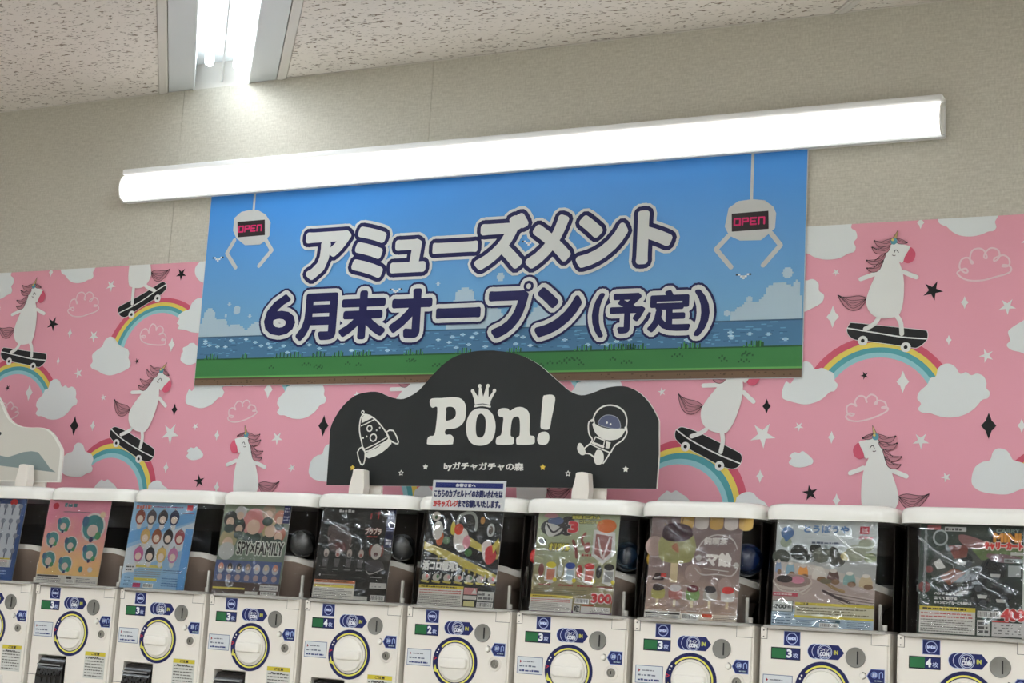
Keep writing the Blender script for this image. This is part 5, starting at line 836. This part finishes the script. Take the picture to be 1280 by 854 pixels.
# ---------------------------------------------------------------- black sign
sg = thing(empty('shop_sign', (-1.89, -.25, .302)), 'black wavy-topped sign reading Pon! with a rocket and an astronaut', 'sign')
ox, oz = -1.89, .302
loc_ = lambda q: [(x-ox, z-oz) for x, z in q]
sq = SIGN[:1]+smooth_loop(SIGN[1:-2], 3, False)+SIGN[-2:]
bm = bmesh.new(); prism(bm, loc_(sq), 0, .006, 0); from_bm('board', bm, M_WHITE, sg)
SBK = (34, 36, 36); LWH = (222, 220, 212); a = Art(.0002)
a.poly(loc_([(x+(-.0012 if x > -1.5 else .0), z) for x, z in sq]), SBK, 1)
PP = {k: loc_(v) for k, v in PON.items()}
a.poly(smooth_loop(PP['P'], 3), LWH, 3, smooth_loop(PP['Ph'], 3)); a.poly(smooth_loop(PP['o'], 4), LWH, 3, smooth_loop(PP['oh'], 4)); a.poly(smooth_loop(PP['n'], 3), LWH, 3); a.poly(smooth_loop(PP['ex'], 3), LWH, 3); a.blob(PP['dot'], LWH, 3); a.poly(PP['crown'], LWH, 3)
for c in PP['cd']: a.ell(c[0], c[1], .0052, .0052, LWH, 4, 14)
a.stroke(PP['cl'], .005, LWH, 4, smooth=3)
a.text('byガチャガチャの森', PP['by'][0][0], PP['by'][1][1], PP['by'][1][0], PP['by'][0][1], LWH, .0008, 3)
for c, k in zip(PP['stars'], 'wyoyow'):
    a.star(c[0], c[1], .0085, (212, 180, 70) if k == 'y' else LWH, 3, inner=.55)
    if k == 'o': a.star(c[0], c[1], .0045, SBK, 4, inner=.55)
RK = {k: ([loc_(q) for q in v] if isinstance(v[0], list) else loc_(v)) for k, v in ROCKET.items()}
a.stroke(RK['body'], .0038, LWH, 3, True, 3)
a.poly(RK['nose'], LWH, 3)
for q in RK['lines']: a.stroke(q, .003, LWH, 3, smooth=4)
a.blob(RK['base'], LWH, 4, 2)
for q in RK['fins']: a.stroke(q, .0036, LWH, 3, True, 2)
a.ring(RK['tip'][0][0], RK['tip'][0][1], .0055, .0025, LWH, 4, 12)
for c, r in zip(RK['wins'], (.0095, .0115)): a.ring(c[0], c[1], r, r-.0036, LWH, 4, 24)
for c in RK['dots']: a.ell(c[0], c[1], .0026, .0026, LWH, 4, 10)
AS = {k: ([loc_(q) for q in v] if isinstance(v[0], list) else loc_(v)) for k, v in ASTRO.items()}
a.stroke(AS['helmet'], .004, LWH, 4, smooth=4); a.poly(smooth_loop(AS['visor'], 3), (84, 90, 116), 3); a.stroke(AS['visor'], .0018, (150, 152, 160), 4, True, 3); a.blob(AS['belly'], LWH, 5, 3)
for c in AS['eyes']: a.ell(c[0], c[1], .0028, .0028, LWH, 6, 10)
for q in AS['arms']: a.stroke(q, .0036, LWH, 4, smooth=4); a.stroke([q[0], (q[0][0]*.6+q[1][0]*.4, q[0][1]*.6+q[1][1]*.4)], .007, LWH, 4)
a.stroke(AS['line'], .003, LWH, 4, smooth=4)
a.stroke(AS['pack'][0], .003, LWH, 5, True); a.poly(AS['pack'][1], LWH, 5); pk = AS['pack'][0]; a.stroke([pk[2], pk[3]], .006, LWH, 5)
for q in AS['boots']: a.blob(q, LWH, 5, 3)
for q in AS['legs']: a.stroke(q, .0036, LWH, 4, smooth=3)
mobj('print', a.mesh('print'), sg, (0, -.0002, 0))
LT = KZ+.4025
def bracket(cx, root, orig):
    bm = bmesh.new(); prism(bm, smooth_loop([(cx-.013, .342), (cx+.013, .342), (cx+.018, .33), (cx+.019, LT), (cx-.026, LT), (cx-.017, .33)], 2), -.295, -.268); bmesh.ops.translate(bm, vec=[-c for c in orig], verts=bm.verts[:]); from_bm('bracket', bm, M_BODY, root)
    bm = bmesh.new(); box(bm, cx-.03, -.245, LT, cx+.045, -.236, .312, .001); box(bm, cx-.02, -.27, LT, cx+.03, -.235, LT+.006); bmesh.ops.translate(bm, vec=[-c for c in orig], verts=bm.verts[:]); from_bm('bracket_foot', bm, M_BODY, root)
for cx in (-2.243, -1.593): bracket(cx, sg, (-1.89, -.25, .302))
# pale hill-shaped sign at the left
lg = thing(empty('shop_sign', (-3.6, -.25, .302)), 'pale cream sign with a grey hill, cut off at the left edge of the picture', 'sign')
ox = -3.6
lq = LSIGN[:-1]; lq = [(-4.13, .302), (-4.13, .40), (-4.08, .47), (-3.99, .53), (-3.88, .60), (-3.78, .645), (-3.70, .64), (-3.64, .60)]+lq
sq = loc_([lq[0]]+smooth_loop(lq[1:-2], 3, False)+lq[-2:])
bm = bmesh.new(); prism(bm, sq, 0, .006); from_bm('board', bm, M_WHITE, lg)
a = Art(.0002); c0 = (sum(p[0] for p in sq)/len(sq), sum(p[1] for p in sq)/len(sq))
CRM = (206, 202, 192)
a.poly([(x*.985-.006, z*.97+.004) for x, z in sq], CRM, 1)
a.poly(loc_([(-4.0, .345), (-3.9, .40), (-3.75, .42), (-3.65, .38)]+LHILL[:-1]+[(-3.6, .345)]), (128, 142, 142), 2)
for x, z in loc_(LEYE): a.ell(x+.0, z, .0045, .0055, (20, 20, 22), 3)
mobj('print', a.mesh('print'), lg, (0, -.0002, 0))
bracket(-3.42, lg, (-3.6, -.25, .302))
# small white notice on the sixth machine
ox, oz = -1.93, .243
nt_ = thing(empty('notice', (-1.929, -.4475, .2315)), 'small white notice with a navy heading stuck on a machine lid below the sign', 'notice')
nt_.rotation_euler = (-.06, 0, 0)
bm = bmesh.new(); box(bm, 0, 0, 0, .203, .001, .073); from_bm('card', bm, ink((214, 216, 216)), nt_)
a = Art(.0002); a.rect(.008, .054, .196, .067, (32, 44, 110), 1); a.text('お客さまへ', .066, .0565, .12, .0645, (226, 228, 230), .0006, 2)
a.text('こちらのカプセルトイのお問い合わせは', .007, .031, .196, .0485, (34, 42, 92), .0009, 2); a.text('2Fキッズレジ', .007, .0065, .074, .0235, (190, 64, 66), .0009, 2); a.text('までお願いいたします。', .076, .0065, .192, .0235, (34, 42, 92), .0009, 2)
mobj('print', a.mesh('print'), nt_, (0, -.0003, 0))
bm = bmesh.new(); q = [bm.verts.new(p) for p in ((-.003, -.0018, -.002), (.206, -.0018, -.002), (.206, -.0018, .075), (-.003, -.0018, .075))]; bm.faces.new(q); from_bm('clear_sleeve', bm, M_COVER, nt_)
